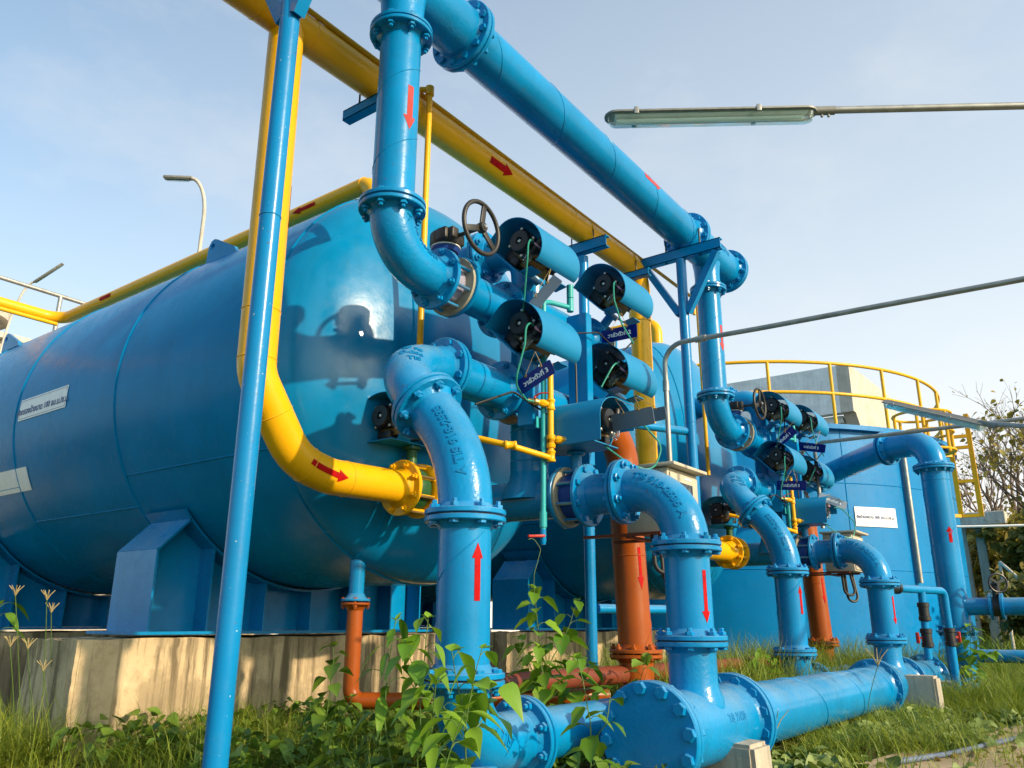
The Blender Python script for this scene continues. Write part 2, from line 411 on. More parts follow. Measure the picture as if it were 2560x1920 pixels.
def sign(name_label, c, n, roll, body=None, w=.205, h=.072, m='plate', hang=None, group='hanging valve number signs', size=.036):
    n = V(n).normalized(); x = V((0,0,1)).cross(n).normalized(); y = n.cross(x)
    c_, s_ = math.cos(roll), math.sin(roll); x, y = x*c_+y*s_, y*c_-x*s_
    mt = M((x, y, n)).transposed().to_4x4(); mt.translation = V(c)
    t = thing('hanging_sign', name_label, 'sign', c, group)
    pl = []; r = .010
    for cx, cy, a0 in ((w/2-r,h/2-r,0),(-w/2+r,h/2-r,90),(-w/2+r,-h/2+r,180),(w/2-r,-h/2+r,270)):
        pl += [(cx+r*math.cos(math.radians(a0+30*k)), cy+r*math.sin(math.radians(a0+30*k))) for k in range(4)]
    b = B(); add_prism(b, pl, .003, mt); emit('plate', b, m, t)
    if body:
        b = B(); fn = lambda px, py, pz: mt @ V((px, py-.002, .0032+pz)); add_text(b, fn, body, size, .0004, .0011)
        emit('lettering', b, 'white', t)
    for sx in (-.05, .05):
        p = mt @ V((sx, h/2-.006, .002))
        top = V(hang) if hang else p+V((0,0,.12))
        b = B(); add_tube(b, Path([p+n*.003, p+n*.002+V((0,0,.012)), top]), .0016, 6); add_torus(b, p+n*.004, n, .006, .0018, 12, 6); emit('cord', b, 'cord', t)
    return t

def unit(o, W, first):
    """one set of pipework in front of one filter tank; o = offset of the set, W = words for the tank it serves"""
    o = V(o); P = lambda x, y, z: V((x, y, z))+o
    X, Y, Z = V((1,0,0)), V((0,1,0)), V((0,0,1))
    r = .1095; z1 = 1.735; z2 = 1.245; zb = .655; yl = 2.66; xv = 3.72
    # ---- inlet riser hanging from the overhead header
    t = thing('riser_pipe', f'blue hanging riser with faded red down arrow beside the {W}', 'pipe', P(2.545,2.67,2.0), 'blue pipes of the filter sets')
    b_, p = tube_obj('pipe', t, [P(2.545,2.67,3.03), P(2.545,2.67,2.03)], r, 'blue', 40, -X)
    flange(t, P(2.545,2.67,3.05), Z, n=8, off=0, L=.052); flange(t, P(2.545,2.67,2.005), -Z)
    spiral(t, p, .1, .95, .42, r, 1.0)
    dcam = -V((2.545,2.67,0)).normalized(); rt = V((.6,-.8,0))
    b = B(); th = p.theta(.5, dcam*.75+rt*.62); arrow_on_path(b, p, .36, .62, th, r); emit('flow_arrow', b, 'redfade', t)
    # ---- elbow under it
    t = thing('pipe_elbow', f'blue cast elbow under the hanging riser of the {W}', 'pipe elbow', P(2.545,2.67,z1), 'cast pipe elbows')
    b_, p = tube_obj('elbow', t, fillet([P(2.545,2.67,1.985), P(2.545,2.67,z1), P(2.89,2.67,z1)], .30, 16), r*1.03, 'bluer', 40, -X)
    flange(t, P(2.545,2.67,2.0), Z, m='bluer', n=8, L=.052, gasket=True); flange(t, P(2.895,2.67,z1), X, m='bluer', n=8, off=.06, L=.17, d=.02)
    b = B(); s = p.len*.5; th = p.theta(s, rt*.75+dcam*.45+V((.3,0,.3))); text_on_path(b, p, s, th, r*1.03, 'TIS 918-2535', .052, 1, False, .004, .0016)
    s2 = p.len*.13; th2 = p.theta(s2, rt*.75+dcam*.5); text_on_path(b, p, s2, th2, r*1.03, '\u25B3' if False else 'A', .06, 1, False, .004)
    emit('cast_lettering', b, 'dim', t)
    # ---- hand wheel butterfly valve
    t = thing('handwheel_valve', f'butterfly valve with black spoked handwheel on the top line of the {W}', 'valve', P(2.96,2.67,z1), 'handwheel valves')
    b = B(); add_lathe(b, [(.09,-.05),(.108,-.05),(.115,-.02),(.115,.03),(.108,.05),(.09,.05)], P(2.955,2.67,z1), X, 36, True); emit('wafer_body', b, 'seatw', t)
    for k in range(8):
        a = 2*PI*(k+.5)/8; b = B(); add_lathe(b, [(0,-.055),(.0085,-.055),(.0085,.06),(0,.06)], P(2.955,2.67+.143*math.cos(a),z1+.143*math.sin(a)), X, 8); emit('tie_rod', b, 'brass', t)
    b = B(); add_lathe(b, [(.10,.048),(.164,.048),(.166,.063),(.10,.063)], P(2.955,2.67,z1), X, 40, True); emit('seat_ring', b, 'beigeR', t)
    b = B(); add_lathe(b, [(0,.11),(.045,.11),(.03,.14),(.03,.165),(.07,.172),(.078,.19),(.07,.20),(0,.20)], P(2.955,2.67,z1), Z, 24); emit('neck', b, 'dkblue', t)
    b = B(); add_lathe(b, [(0,.205),(.082,.205),(.088,.215),(.088,.275),(.08,.285),(.03,.29),(0,.29)], P(2.955,2.67,z1), Z, 28)
    add_box(b, P(2.955-.02,2.62,z1+.245), (.16,.07,.065), None, .008); add_box(b, P(2.90,2.585,z1+.245), (.05,.07,.06), None, .006); emit('gearbox', b, 'wheel', t)
    b = B(); add_lathe(b, [(.05,.2),(.082,.2),(.082,.206),(.05,.206)], P(2.955,2.67,z1), Z, 28, True); emit('gasket', b, 'label', t)
    wc = P(2.93,2.40,z1+.235); b = B(); add_tube(b, Path([P(2.93,2.62,z1+.24), wc]), .011, 12); emit('shaft', b, 'wheel', t)
    b = B(); add_torus(b, wc, Y, .142, .0125, 48, 10); add_lathe(b, [(0,-.022),(.024,-.022),(.028,-.012),(.028,.014),(0,.014)], wc, Y, 20)
    for k in range(3):
        a = 2*PI*k/3+.15; d = V((math.sin(a),0,math.cos(a))); add_bar(b, wc+d*.02, wc+d*.135, .012, .034, Y if False else d.cross(Y), .003)
    hw = emit('handwheel', b, 'wheel', t)
    b = B(); add_lathe(b, [(0,.0),(.012,0),(.012,.028),(.006,.034),(0,.034)], wc, -Y, 6); emit('nut', b, 'steel', hw)
    # ---- top line spool and middle line spool
    for lvl, z, wd, x0 in ((1, z1, 'top', 3.02), (2, z2, 'middle', 2.96)):
        t = thing('spool_pipe', f'short blue {wd} pipe left of the standpipe of the {W}', 'pipe', P(3.2,yl,z), 'blue pipes of the filter sets')
        b_, p = tube_obj('pipe', t, [P(x0+.02,yl,z), P(3.44,yl,z)], r, 'blue', 40, Z)
        if lvl == 2: flange(t, P(x0,yl,z), -X, m='bluer', n=8, L=.052)
        else: flange(t, P(x0,yl,z), -X)
        flange(t, P(3.445,yl,z), X, n=8, off=.06, L=.17, d=.02)
    # ---- standpipe (manifold)
    t = thing('standpipe', f'blue upright pipe joining the valve lines in front of the {W}', 'pipe', P(xv,yl,zb), 'blue pipes of the filter sets')
    b_, p = tube_obj('pipe', t, [P(xv,yl,zb), P(xv,yl,2.0)], r, 'blue', 40, X)
    weld(t, p, .22, r); weld(t, p, .40, r)
    for z, x0, x1 in ((z1, 3.565, xv), (z2, 3.565, xv), (1.80, xv, 4.365), (z2+.01, xv, 4.365)):
        tube_obj('branch', t, [P(x0,yl,z), P(x1,yl,z)], r, 'blue', 40)
        flange(t, P(3.565,yl,z) if x1 == xv else P(4.365,yl,z), -X if x1 == xv else X, n=0 if x1 == xv else 8, off=.06, L=.17, d=.02)
    # bottom tee lying along the tank direction
    b_, p = tube_obj('run', t, [P(xv,3.45,zb+.01), P(xv,2.41,zb)], r*1.02, 'blue', 40); weld(t, p, .62, r); weld(t, p, 1.0, r)
    b = B(); add_lathe(b, [(r*.9,-.02),(r*1.0,.16),(r*1.08,.115),(r*1.35,.06),(r*1.5,.0)], P(xv,yl,zb), Z, 36); emit('fillet', b, 'blue', t)
    flange(t, P(xv,2.40,zb), -Y, n=8, off=.06, L=.17, d=.02)
    # ---- nozzle elbow from the tank dome down to the standpipe
    t = thing('pipe_elbow', f'blue elbow from the upper dome nozzle of the {W}', 'pipe elbow', P(xv,yl,2.1), 'cast pipe elbows')
    tube_obj('elbow', t, fillet([P(3.66,2.95,2.23), P(xv-.02,yl,2.23), P(xv,yl,1.98)], .17, 12), r, 'bluer', 36)
    flange(t, P(3.655,2.95,2.23), Y, m='bluer', n=8, L=.052); flange(t, P(3.655,2.953,2.23), -Y, m='blue')
    tube_obj('nozzle', t, [P(3.655,2.97,2.23), P(3.66,3.5,2.23)], r, 'blue', 36)
    # ---- right-hand branches after the valves
    t = thing('blind_stub', f'short blue blind stub right of the second valve of the {W}', 'pipe', P(4.5,yl,1.8), 'blue pipes of the filter sets')
    flange(t, P(4.485,yl,1.80), -X, bore=.07)
    t = thing('drain_pipe', f'orange upright drain pipe behind the {("near" if first else "far")} control box', 'pipe', P(4.815,2.605,-.4), 'orange drain pipes')
    b_, p = tube_obj('pipe', t, fillet([P(4.50,yl,z2+.01), P(4.81,yl,z2+.01), P(4.815,2.605,-.19)], .24, 14), r, 'org', 40, -Y)
    flange(t, P(4.485,yl,z2+.01), -X, m='org'); weld(t, p, .62, r, 'org'); weld(t, p, 1.05, r, 'org'); spiral(t, p, 1.05, p.len-.05, .8, r, .4, 'org')
    flange(t, P(4.815,2.605,-.195), -Z, m='org', n=8, L=.052)
    b = B(); th = p.theta(1.2, V((-.41,-.91,0))); arrow_on_path(b, p, 1.0, 1.27, th, r, .022, .05); emit('flow_arrow', b, 'red', t)
    t = thing('drain_stub', f'dark orange flanged stub under the orange drain pipe of the {W}', 'pipe', P(4.815,2.605,-.5), 'orange drain pipes')
    tube_obj('pipe', t, [P(4.815,2.605,-.23), P(4.815,2.605,-.62)], r, 'org', 36); flange(t, P(4.815,2.605,-.2), Z, m='org')
    # ---- rising outlet (arrow up): foot elbow, riser, 45 degree bend, top elbow
    x, y = 2.566, 2.163
    t = thing('pipe_elbow', f'blue foot elbow under the up-arrow riser of the {W}', 'pipe elbow', P(x,y,-.5), 'cast pipe elbows')
    b_, p = tube_obj('elbow', t, fillet([P(x,y,-.235), P(x,y,-.475), P(2.95,y,-.475)], .235, 14), r*1.05, 'bluer', 40)
    b = B(); add_box(b, P(x+.03,y,-.6), (.2,.17,.12), None, .01); emit('foot', b, 'bluer', t)
    flange(t, P(x,y,-.222), Z, m='bluer', n=8, L=.052, gasket=True); flange(t, P(2.965,y,-.475), X, m='bluer', n=8, L=.052)
    th = p.theta(.22, dcam*.5+rt*.8); b = B(); text_on_path(b, p, .24, th, r*1.05, 'A TIS', .06, 1, False, .004, .002); emit('cast_lettering', b, 'dim', t)
    t = thing('riser_pipe', f'blue upright pipe with bold red up arrow rising before the {W}', 'pipe', P(x,y,-.2), 'blue pipes of the filter sets')
    b_, p = tube_obj('pipe', t, [P(x,y,-.20), P(x,y,.395)], r, 'blue', 40, -X); flange(t, P(x,y,-.218), -Z); flange(t, P(x,y,.412), Z)
    spiral(t, p, .02, .55, .62, r, 2.2)
    b = B(); th = p.theta(.3, dcam*.92+rt*.42); arrow_on_path(b, p, .275, .50, th, r, .026, .05, .27); emit('flow_arrow', b, 'red', t)
    t = thing('pipe_elbow', f'blue slanted bend above the up-arrow riser of the {W}', 'pipe elbow', P(x,y,.5), 'cast pipe elbows')
    d1 = V((0,.7071,.7071)); e1 = P(x,y,.43)+V((0,.185,.445))+d1*.06
    b_, p = tube_obj('elbow', t, fillet([P(x,y,.43), P(x,y,.43+.26), e1], .62, 14), r*1.04, 'bluer', 40, -X)
    flange(t, P(x,y,.416), -Z, m='bluer', n=8, L=.052, gasket=True); flange(t, e1+d1*.012, d1, m='bluer', n=8, L=.055)
    th = p.theta(.3, V((-1,-.25,0))*.55+rt*.2+dcam*.75); b = B(); text_on_path(b, p, .29, th, r*1.04, 'A TIS 918-2535', .05, 1, False, .004, .0016); emit('cast_lettering', b, 'dim', t)
    t = thing('pipe_elbow', f'blue cast elbow above the slanted bend of the {W}', 'pipe elbow', e1, 'cast pipe elbows')
    s0 = e1+d1*.016; c1 = V((s0.x, P(0,yl,0).y, P(0,0,z2).z)); k = (c1-s0).length
    b_, p = tube_obj('elbow', t, fillet([s0, s0+d1*.34, P(2.94,yl,z2)], .30, 16), r*1.06, 'bluer', 40)
    flange(t, s0, -d1, m='bluer', gasket=True); flange(t, P(2.955,yl,z2), X, m='bluer')
    b = B()
    for q, (ln, sz) in enumerate((('TIS', .05), ('D-200', .045), ('45 90', .045))):
        th = p.theta(.24+q*.06, V((-.1,-.3,1))); text_on_path(b, p, .22+q*.06, th, r*1.06, ln, sz, 1, True, .004, .0016)
    emit('cast_lettering', b, 'dim', t)
    t = thing('foot_pipe', f'blue low pipe beyond the foot elbow of the {W}', 'pipe', P(3.3,y,-.475), 'blue pipes of the filter sets')
    b_, p = tube_obj('pipe', t, [P(2.99,y,-.475), P(4.4 if first else 4.0,y,-.475)], r, 'blue', 36); flange(t, P(2.97,y,-.475), -X)
    # ---- falling outlet (arrow down)
    x, y = (3.69, 1.70) if first else (3.63, 1.70); zf = -.085 if first else -.135
    t = thing('pipe_elbow', f'blue cast elbow turning down to the bottom header at the {W}', 'pipe elbow', P(x,y,zb), 'cast pipe elbows')
    b_, p = tube_obj('elbow', t, fillet([P(xv-.01,2.03,zb), P(x,y,zb), P(x,y,.37)], .28, 16), r*1.03, 'bluer', 40, -X)
    flange(t, P(xv-.01,2.045,zb), Y, m='bluer', n=8, L=.052, gasket=True); flange(t, P(x,y,.352), -Z, m='bluer', n=8, L=.052, gasket=True)
    b = B(); s = p.len*.5; th = p.theta(s, V((-.55,-.15,.35))); text_on_path(b, p, s, th, r*1.03, 'TIS 918-2535 A', .048, 1, False, .004, .0016); emit('cast_lettering', b, 'dim', t)
    t = thing('spool_pipe', f'short blue pipe between low valve and down elbow of the {W}', 'pipe', P(xv,2.1,zb), 'blue pipes of the filter sets')
    tube_obj('pipe', t, [P(xv,2.27,zb), P(xv,2.06,zb)], r, 'blue', 40); flange(t, P(xv,2.05,zb), -Y); flange(t, P(xv,2.28,zb), Y)
    t = thing('drop_pipe', f'blue drop pipe with thin red down arrow by the {W}', 'pipe', P(x,y,-.1), 'blue pipes of the filter sets')
    b_, p = tube_obj('pipe', t, [P(x,y,.335), P(x,y,zf+.015)], r, 'blue', 40, -X); flange(t, P(x,y,.349), Z); flange(t, P(x,y,zf), -Z, n=8, L=.052, gasket=True)
    b = B(); th = p.theta(.2, V((-.36,-.93,0))); arrow_on_path(b, p, .10, .34, th, r, .022, .05, .22); emit('flow_arrow', b, 'red', t)
    # ---- valves
    up = V((0,-.7071,.7071)); g = 'valves with hooded actuators'
    valve(P(3.505,yl,z1), -X, up, f'topmost tilted blue-hooded valve of the {W}', g, VALVE)
    valve(P(3.505,yl,z2), -X, up, f'middle tilted blue-hooded actuator valve with sign 3 at the {W}', g, VALVE)
    valve(P(4.425,yl,1.80), -X, up, f'tilted blue-hooded valve with sign 2 at the {W}', g, VALVE)
    valve(P(4.425,yl,z2+.01), -X, up, f'tilted blue-hooded actuator valve above the orange elbow at the {W}', g, VALVE)
    valve(P(xv,2.34,zb), -Y, Z, f'upright blue-hooded valve on the low line of the {W}', g, VALVE)
    # ---- yellow air feed (absolute positions: the far tank stands a little further back)
    (vx, vy), (fx, fy, fz) = ((2.19, 3.2), (3.305, 3.2, .718)) if first else ((6.236, 3.2), (7.66, 3.06, .650))
    t = thing('air_pipe', f'thick yellow pipe dropping and bending to the {W}', 'pipe', (vx,vy,.7), 'yellow air pipes')
    ry = .093; b_, p = tube_obj('pipe', t, fillet([(vx,vy,3.12 if first else 2.66), (vx+.02,vy,fz+.42), (vx+.29,vy*.6+fy*.4,fz+.04), (vx+.52,vy*.4+fy*.6,fz-.01), (fx-.09,fy,fz)], [.22,.3,.3], 6), ry, 'yel', 36, Y)
    s_ = p.len-1.09 if first else p.len-1.6
    for q in (-.42, -.17, .11, .42, .68): weld(t, p, s_+q, ry, 'yel', .003)
    flange(t, (fx-.065,fy,fz), X, .158, ry, m='yel', n=8, off=.065, L=.18, d=.02)
    b = B(); th = p.theta(s_+.5, V((.1,-1,-.15))); arrow_on_path(b, p, s_+.39, s_+.63, th, ry, .03, .065, .26); emit('flow_arrow', b, 'red', t)
    b = B(); th = p.theta(.8, V((.85,-.5,0))); arrow_on_path(b, p, .95, 1.25, th, ry, .03, .06, .26); emit('flow_arrow', b, 'red', t)
    t = thing('air_stub', f'yellow flanged stub behind the green-stemmed valve of the {W}', 'pipe', (fx+.2,fy,fz), 'yellow air pipes')
    tube_obj('pipe', t, [(fx+.08,fy,fz), (P(xv,0,0).x,fy,fz)], ry, 'yel', 36); flange(t, (fx+.065,fy,fz), -X, .158, ry, m='yel')
    valve((fx,fy,fz), -X, Z, f'upright hooded valve with green stem at the {W}', g, YVALVE)
    # ---- thin airline from header with ball valves
    t = thing('thin_air_pipe', f'thin yellow upright pipe tapping the yellow header beside the {W}', 'pipe', P(3.1,3.0,1), 'yellow air pipes')
    tube_obj('pipe', t, fillet([P(3.14,3.12,3.16), P(3.14,3.12,3.26), P(3.19,3.06,3.26), P(3.19,3.06,1.4)], .03, 5), .019, 'yel', 12)
    b = B(); add_lathe(b, [(0,-.03),(.028,-.03),(.028,.03),(0,.03)], P(3.19,3.06,3.25), Z, 14); emit('fitting', b, 'yel', t)
    xa, ya = 3.50, 2.36
    t = thing('air_line', f'thin yellow airline with red-handled taps below the hoods of the {W}', 'pipe', P(xa,ya,.8), 'yellow air pipes')
    tube_obj('pipe', t, fillet([P(3.12,2.85,.99), P(3.26,2.46,.875), P(xa,ya,.835), P(xa,ya,1.36)], .02, 5), .0165, 'yel', 14)
    for c, a in ((P(3.265,2.455,.876), V((.5,-.5,0))), (P(xa,ya,.845), Z), (P(xa,ya,.93), Z), (P(xa,ya,.92), Z), (P(xa,ya,1.13), Z)):
        b = B(); add_lathe(b, [(0,-.03),(.023,-.03),(.025,-.022),(.021,-.015),(.021,.015),(.025,.022),(.023,.03),(0,.03)], c, a, 14); emit('fitting', b, 'yel', t)
    for c, d, hz in ((P(xa,ya,.935), V((.55,-.8,0)).normalized(), .03), (P(xa,ya,1.13), V((-.75,.6,.12)).normalized(), .012)):
        b = B(); add_tube(b, Path([c, c+d*.08]), .017, 12); add_lathe(b, [(0,.03),(.022,.03),(.022,.05),(.019,.06),(0,.06)], c, d, 8); tp = emit('tap', b, 'yel', t)
        b = B(); add_lathe(b, [(0,.07),(.02,.07),(.022,.09),(.014,.1),(.014,.13),(0,.13)], c, d, 10); emit('tap_body', b, 'brass', tp)
        b = B(); q = c+d*.09+V((0,0,.03)); add_tube(b, Path([c+d*.09, q]), .007, 8); sd = V((d.y,-d.x,0))*(-1 if hz < .02 else -.5); add_bar(b, q, q+d*(.035 if hz > .02 else -.03)+sd*.02+V((0,0,.02)), .016, .004); add_bar(b, q+d*(.035 if hz > .02 else -.03)+sd*.02+V((0,0,.02)), q+d*(.10 if hz > .02 else -.07)+sd*.03+V((0,0,.024)), .016, .004); emit('tap_handle', b, 'redknob', tp)
    # ---- hoses from the filters down to the taps
    def hose(pts, m, lab, rr=.0052, cat='hose', nm='air_hose'):
        q = fillet(pts, .08, 6); b = B(); add_tube(b, Path(q), rr, 8); return tag(emit(nm, b, m), lab, cat, 'hoses and cables of the filter sets')
    hose([P(3.30,2.32,2.00), P(3.20,2.29,2.02), P(3.19,2.29,1.88), P(3.32,2.42,1.56)], 'hose', f'green air hose hanging from the topmost hood of the {W}')
    hose([P(3.30,2.32,1.51), P(3.19,2.30,1.53), P(3.18,2.30,1.38), P(3.17,2.36,1.17), P(3.36,2.42,1.135), P(3.43,2.41,1.14)], 'hose', f'green air hose looping beside sign 3 of the {W}')
    hose([P(4.21,2.32,2.07), P(4.10,2.28,2.08), P(4.10,2.28,1.93), P(4.15,2.26,1.78), P(4.22,2.22,1.66)], 'hose', f'green air hose crossing sign 2 of the {W}')
    hose([P(4.21,2.32,1.53), P(4.11,2.29,1.53), P(4.05,2.36,1.36)], 'hose', f'green air hose inside the hood above the orange elbow of the {W}')
    hose([P(xa+.075,ya-.1,.935), P(xa+.16,ya-.2,.93), P(xa+.25,ya-.34,.80), P(xa+.36,ya-.42,.77), P(xa+.42,ya-.45,.92), P(xa+.33,ya-.36,1.06), P(xa+.28,ya-.3,1.07)], 'hose', f'green air hose looping under the upright hood of the {W}')
    hose([P(3.50,2.36,1.98), P(3.46,2.36,1.80), P(3.44,2.4,1.62)], 'cable', f'black cable hanging under the topmost hood of the {W}', .006, 'cable', 'cable')
    hose([P(3.05,2.52,1.06), P(3.28,2.45,1.17), P(3.44,2.44,1.13), P(3.62,2.4,1.08)], 'cable', f'dark cable sagging along the middle flanges of the {W}', .006, 'cable', 'cable')
    hose([P(3.80,2.42,1.62), P(3.86,2.4,1.66), P(4.02,2.35,1.70), P(4.25,2.33,1.62), P(4.33,2.25,1.74)], 'cable', f'dark cable arching between the two right hoods of the {W}', .005, 'cable', 'cable')
    hose([P(3.82,2.4,1.60), P(3.83,2.4,1.4), P(3.83,2.4,1.12)], 'cable', f'dark cable hanging down beside the steel column of the {W}', .006, 'cable', 'cable')
    # ---- steel columns and pvc sample pipe
    t = thing('steel_column', f'blue channel column in front of the standpipe of the {W}', 'column', P(3.47,2.47,1.2), 'blue channel columns')
    b = B(); add_box(b, P(3.46,2.50,1.42), (.006,.10,.78)); add_box(b, P(3.485,2.45,1.42), (.05,.006,.78)); add_box(b, P(3.485,2.55,1.42), (.05,.006,.78)); emit('web', b, 'blue', t)
    b = B(); add_box(b, P(3.50,2.425,1.035), (.09,.006,.06)); emit('clip', b, 'teal', t)
    t = thing('steel_column', f'blue channel column under the right-hand hoods of the {W}', 'column', P(3.98,2.5,1.2), 'blue channel columns')
    b = B(); add_box(b, P(3.98,2.48,1.36), (.006,.13,.95)); add_box(b, P(4.01,2.415,1.36), (.06,.006,.95)); add_box(b, P(4.01,2.545,1.36), (.06,.006,.95)); emit('web', b, 'blue', t)
    t = thing('sample_pipe', f'thin turquoise plastic pipe with a small red tap hanging before the {W}', 'pipe', P(3.5,2.4,.45), 'turquoise plastic pipes')
    tube_obj('pipe', t, fillet([P(3.70,2.35,1.90), P(3.70,2.35,1.76), P(3.56,2.40,1.76), P(3.50,2.40,1.74), P(3.48,2.40,.46)], .02, 5), .0145, 'teal', 14)
    for c, a in ((P(3.48,2.4,.51), Z), (P(3.70,2.35,1.775), Z), (P(3.70,2.35,1.86), Z)):
        b = B(); add_lathe(b, [(0,-.04),(.02,-.04),(.02,.04),(0,.04)], c, a, 14); emit('socket', b, 'teal', t)
    b = B(); add_lathe(b, [(0,-.05),(.012,-.05),(.016,-.03),(.016,.03),(0,.03)], P(3.48,2.4,.43), Z, 12); tp = emit('tap', b, 'blue', t)
    b = B(); add_bar(b, P(3.48,2.39,.425), P(3.40,2.44,.42), .02, .014, (0,0,1), .004); emit('tap_handle', b, 'redknob', tp)
    # ---- control box with brackets, conduit and cables
    t = thing('control_box', f'beige control box with small window before the {W}', 'control box', P(4.45,2.2,.5), 'beige control boxes')
    b = B(); add_box(b, P(4.455,2.19,.685), (.41,.28,.37), None, .006); bx = emit('cabinet', b, 'box', t)
    b = B(); add_box(b, P(4.455,2.17,.885), (.47,.36,.02), None, .004); emit('roof', b, 'box', t)
    b = B(); add_box(b, P(4.455,2.045,.68), (.37,.012,.33), None, .004); dr = emit('door', b, 'box', t)
    b = B(); add_box(b, P(4.47,2.036,.735), (.17,.006,.12), None, .002); emit('window', b, 'glass', dr)
    b = B(); add_box(b, P(4.50,2.037,.825), (.09,.003,.012)); emit('name_strip', b, 'label', dr)
    b = B(); add_bar(b, P(4.25,2.1,.49), P(4.25,2.62,.49), .05, .015); add_bar(b, P(4.62,2.1,.49), P(4.62,2.62,.49), .05, .015); add_bar(b, P(4.23,2.31,.475), P(4.64,2.31,.475), .04, .014); emit('bracket', b, 'brn', t)
    for q in range(2):
        b = B(); add_tube(b, Path(fillet([P(4.32+q*.10,2.2,.50), P(4.32+q*.1,2.19,.28-.06*q), P(4.46+q*.08,2.12,.27-.06*q), P(4.46+q*.08,2.16,.50)], .06, 6)), .013 if not first or q == 0 else .011, 8); emit('cable', b, 'cable', t)
    # ---- signs
    sgn = lambda *a, **k: sign(*a, **k)
    if first:
        sgn(f'grey back of a small sign hanging tilted under the topmost hood', P(3.35,2.285,1.72), (-.97,-.2,.1), .80, None, .21, .075, 'plateg', P(3.38,2.27,1.87))
        sgn(f'navy sign reading valve number 3 hanging askew at the near tank', P(3.25,2.28,1.212), (-1,-.05,0), .40, 'วาล์วตัวที่ 3', .22, .085, 'plate', P(3.27,2.30,1.36))
        sgn(f'navy sign reading valve number 2 in front of the yellow pipe', P(4.20,2.305,1.735), (-1,-.05,0), .0, 'วาล์วตัวที่ 2', .245, .088, 'plate', P(4.22,2.30,1.88))
        sgn(f'dark grey sign hanging in front of the near upright hood', P(3.69,1.965,1.03), (-.97,.12,-.2), .0, None, .27, .092, 'plateg', P(3.72,2.085,1.17))
        sgn(f'grey sign half hidden behind the near upright hood', P(4.0,2.02,1.12), (-.97,.12,-.2), .0, None, .22, .075, 'plateg', P(3.98,2.1,1.24))
    else:
        sgn(f'navy sign reading valve number 1 hanging steeply askew', (7.62,2.43,1.70), (-1,-.05,0), .62, 'วาล์วตัวที่ 1', .27, .088, 'plate', P(3.36,2.22,1.87))
        sgn(f'navy sign reading valve number 3 hanging level at the far tank', (7.46,2.35,1.215), (-.95,.1,0), -.12, 'วาล์วตัวที่ 3', .28, .088, 'plate', P(3.28,2.26,1.40))
        sgn(f'navy sign reading valve number 2 before the big round tank', (8.38,2.40,1.74), (-.9,.1,0), -.25, 'วาล์วตัวที่ 2', .30, .088, 'plate', P(4.22,2.23,1.93))
        sgn(f'pale glaring sign hanging from the far upright hood', (7.95,2.13,1.11), (-.75,-.55,.35), -.42, 'วาล์วตัวที่ 4', .26, .09, 'plateg', P(3.72,2.07,1.19))
VALVE = make_valve('prototype', group='valves with hooded actuators')
YVALVE = make_valve('prototype', 'green', 'green', False, 'valves with hooded actuators')
OFF2 = V((4.25, .085, -.012))
unit((0,0,0), 'near filter tank', True)
unit(OFF2, 'far filter tank', False)
for pr in (VALVE, YVALVE):
    for ch in list(pr.children_recursive): bpy.data.objects.remove(ch)
    bpy.data.objects.remove(pr)
X, Y, Z = V((1,0,0)), V((0,1,0)), V((0,0,1))
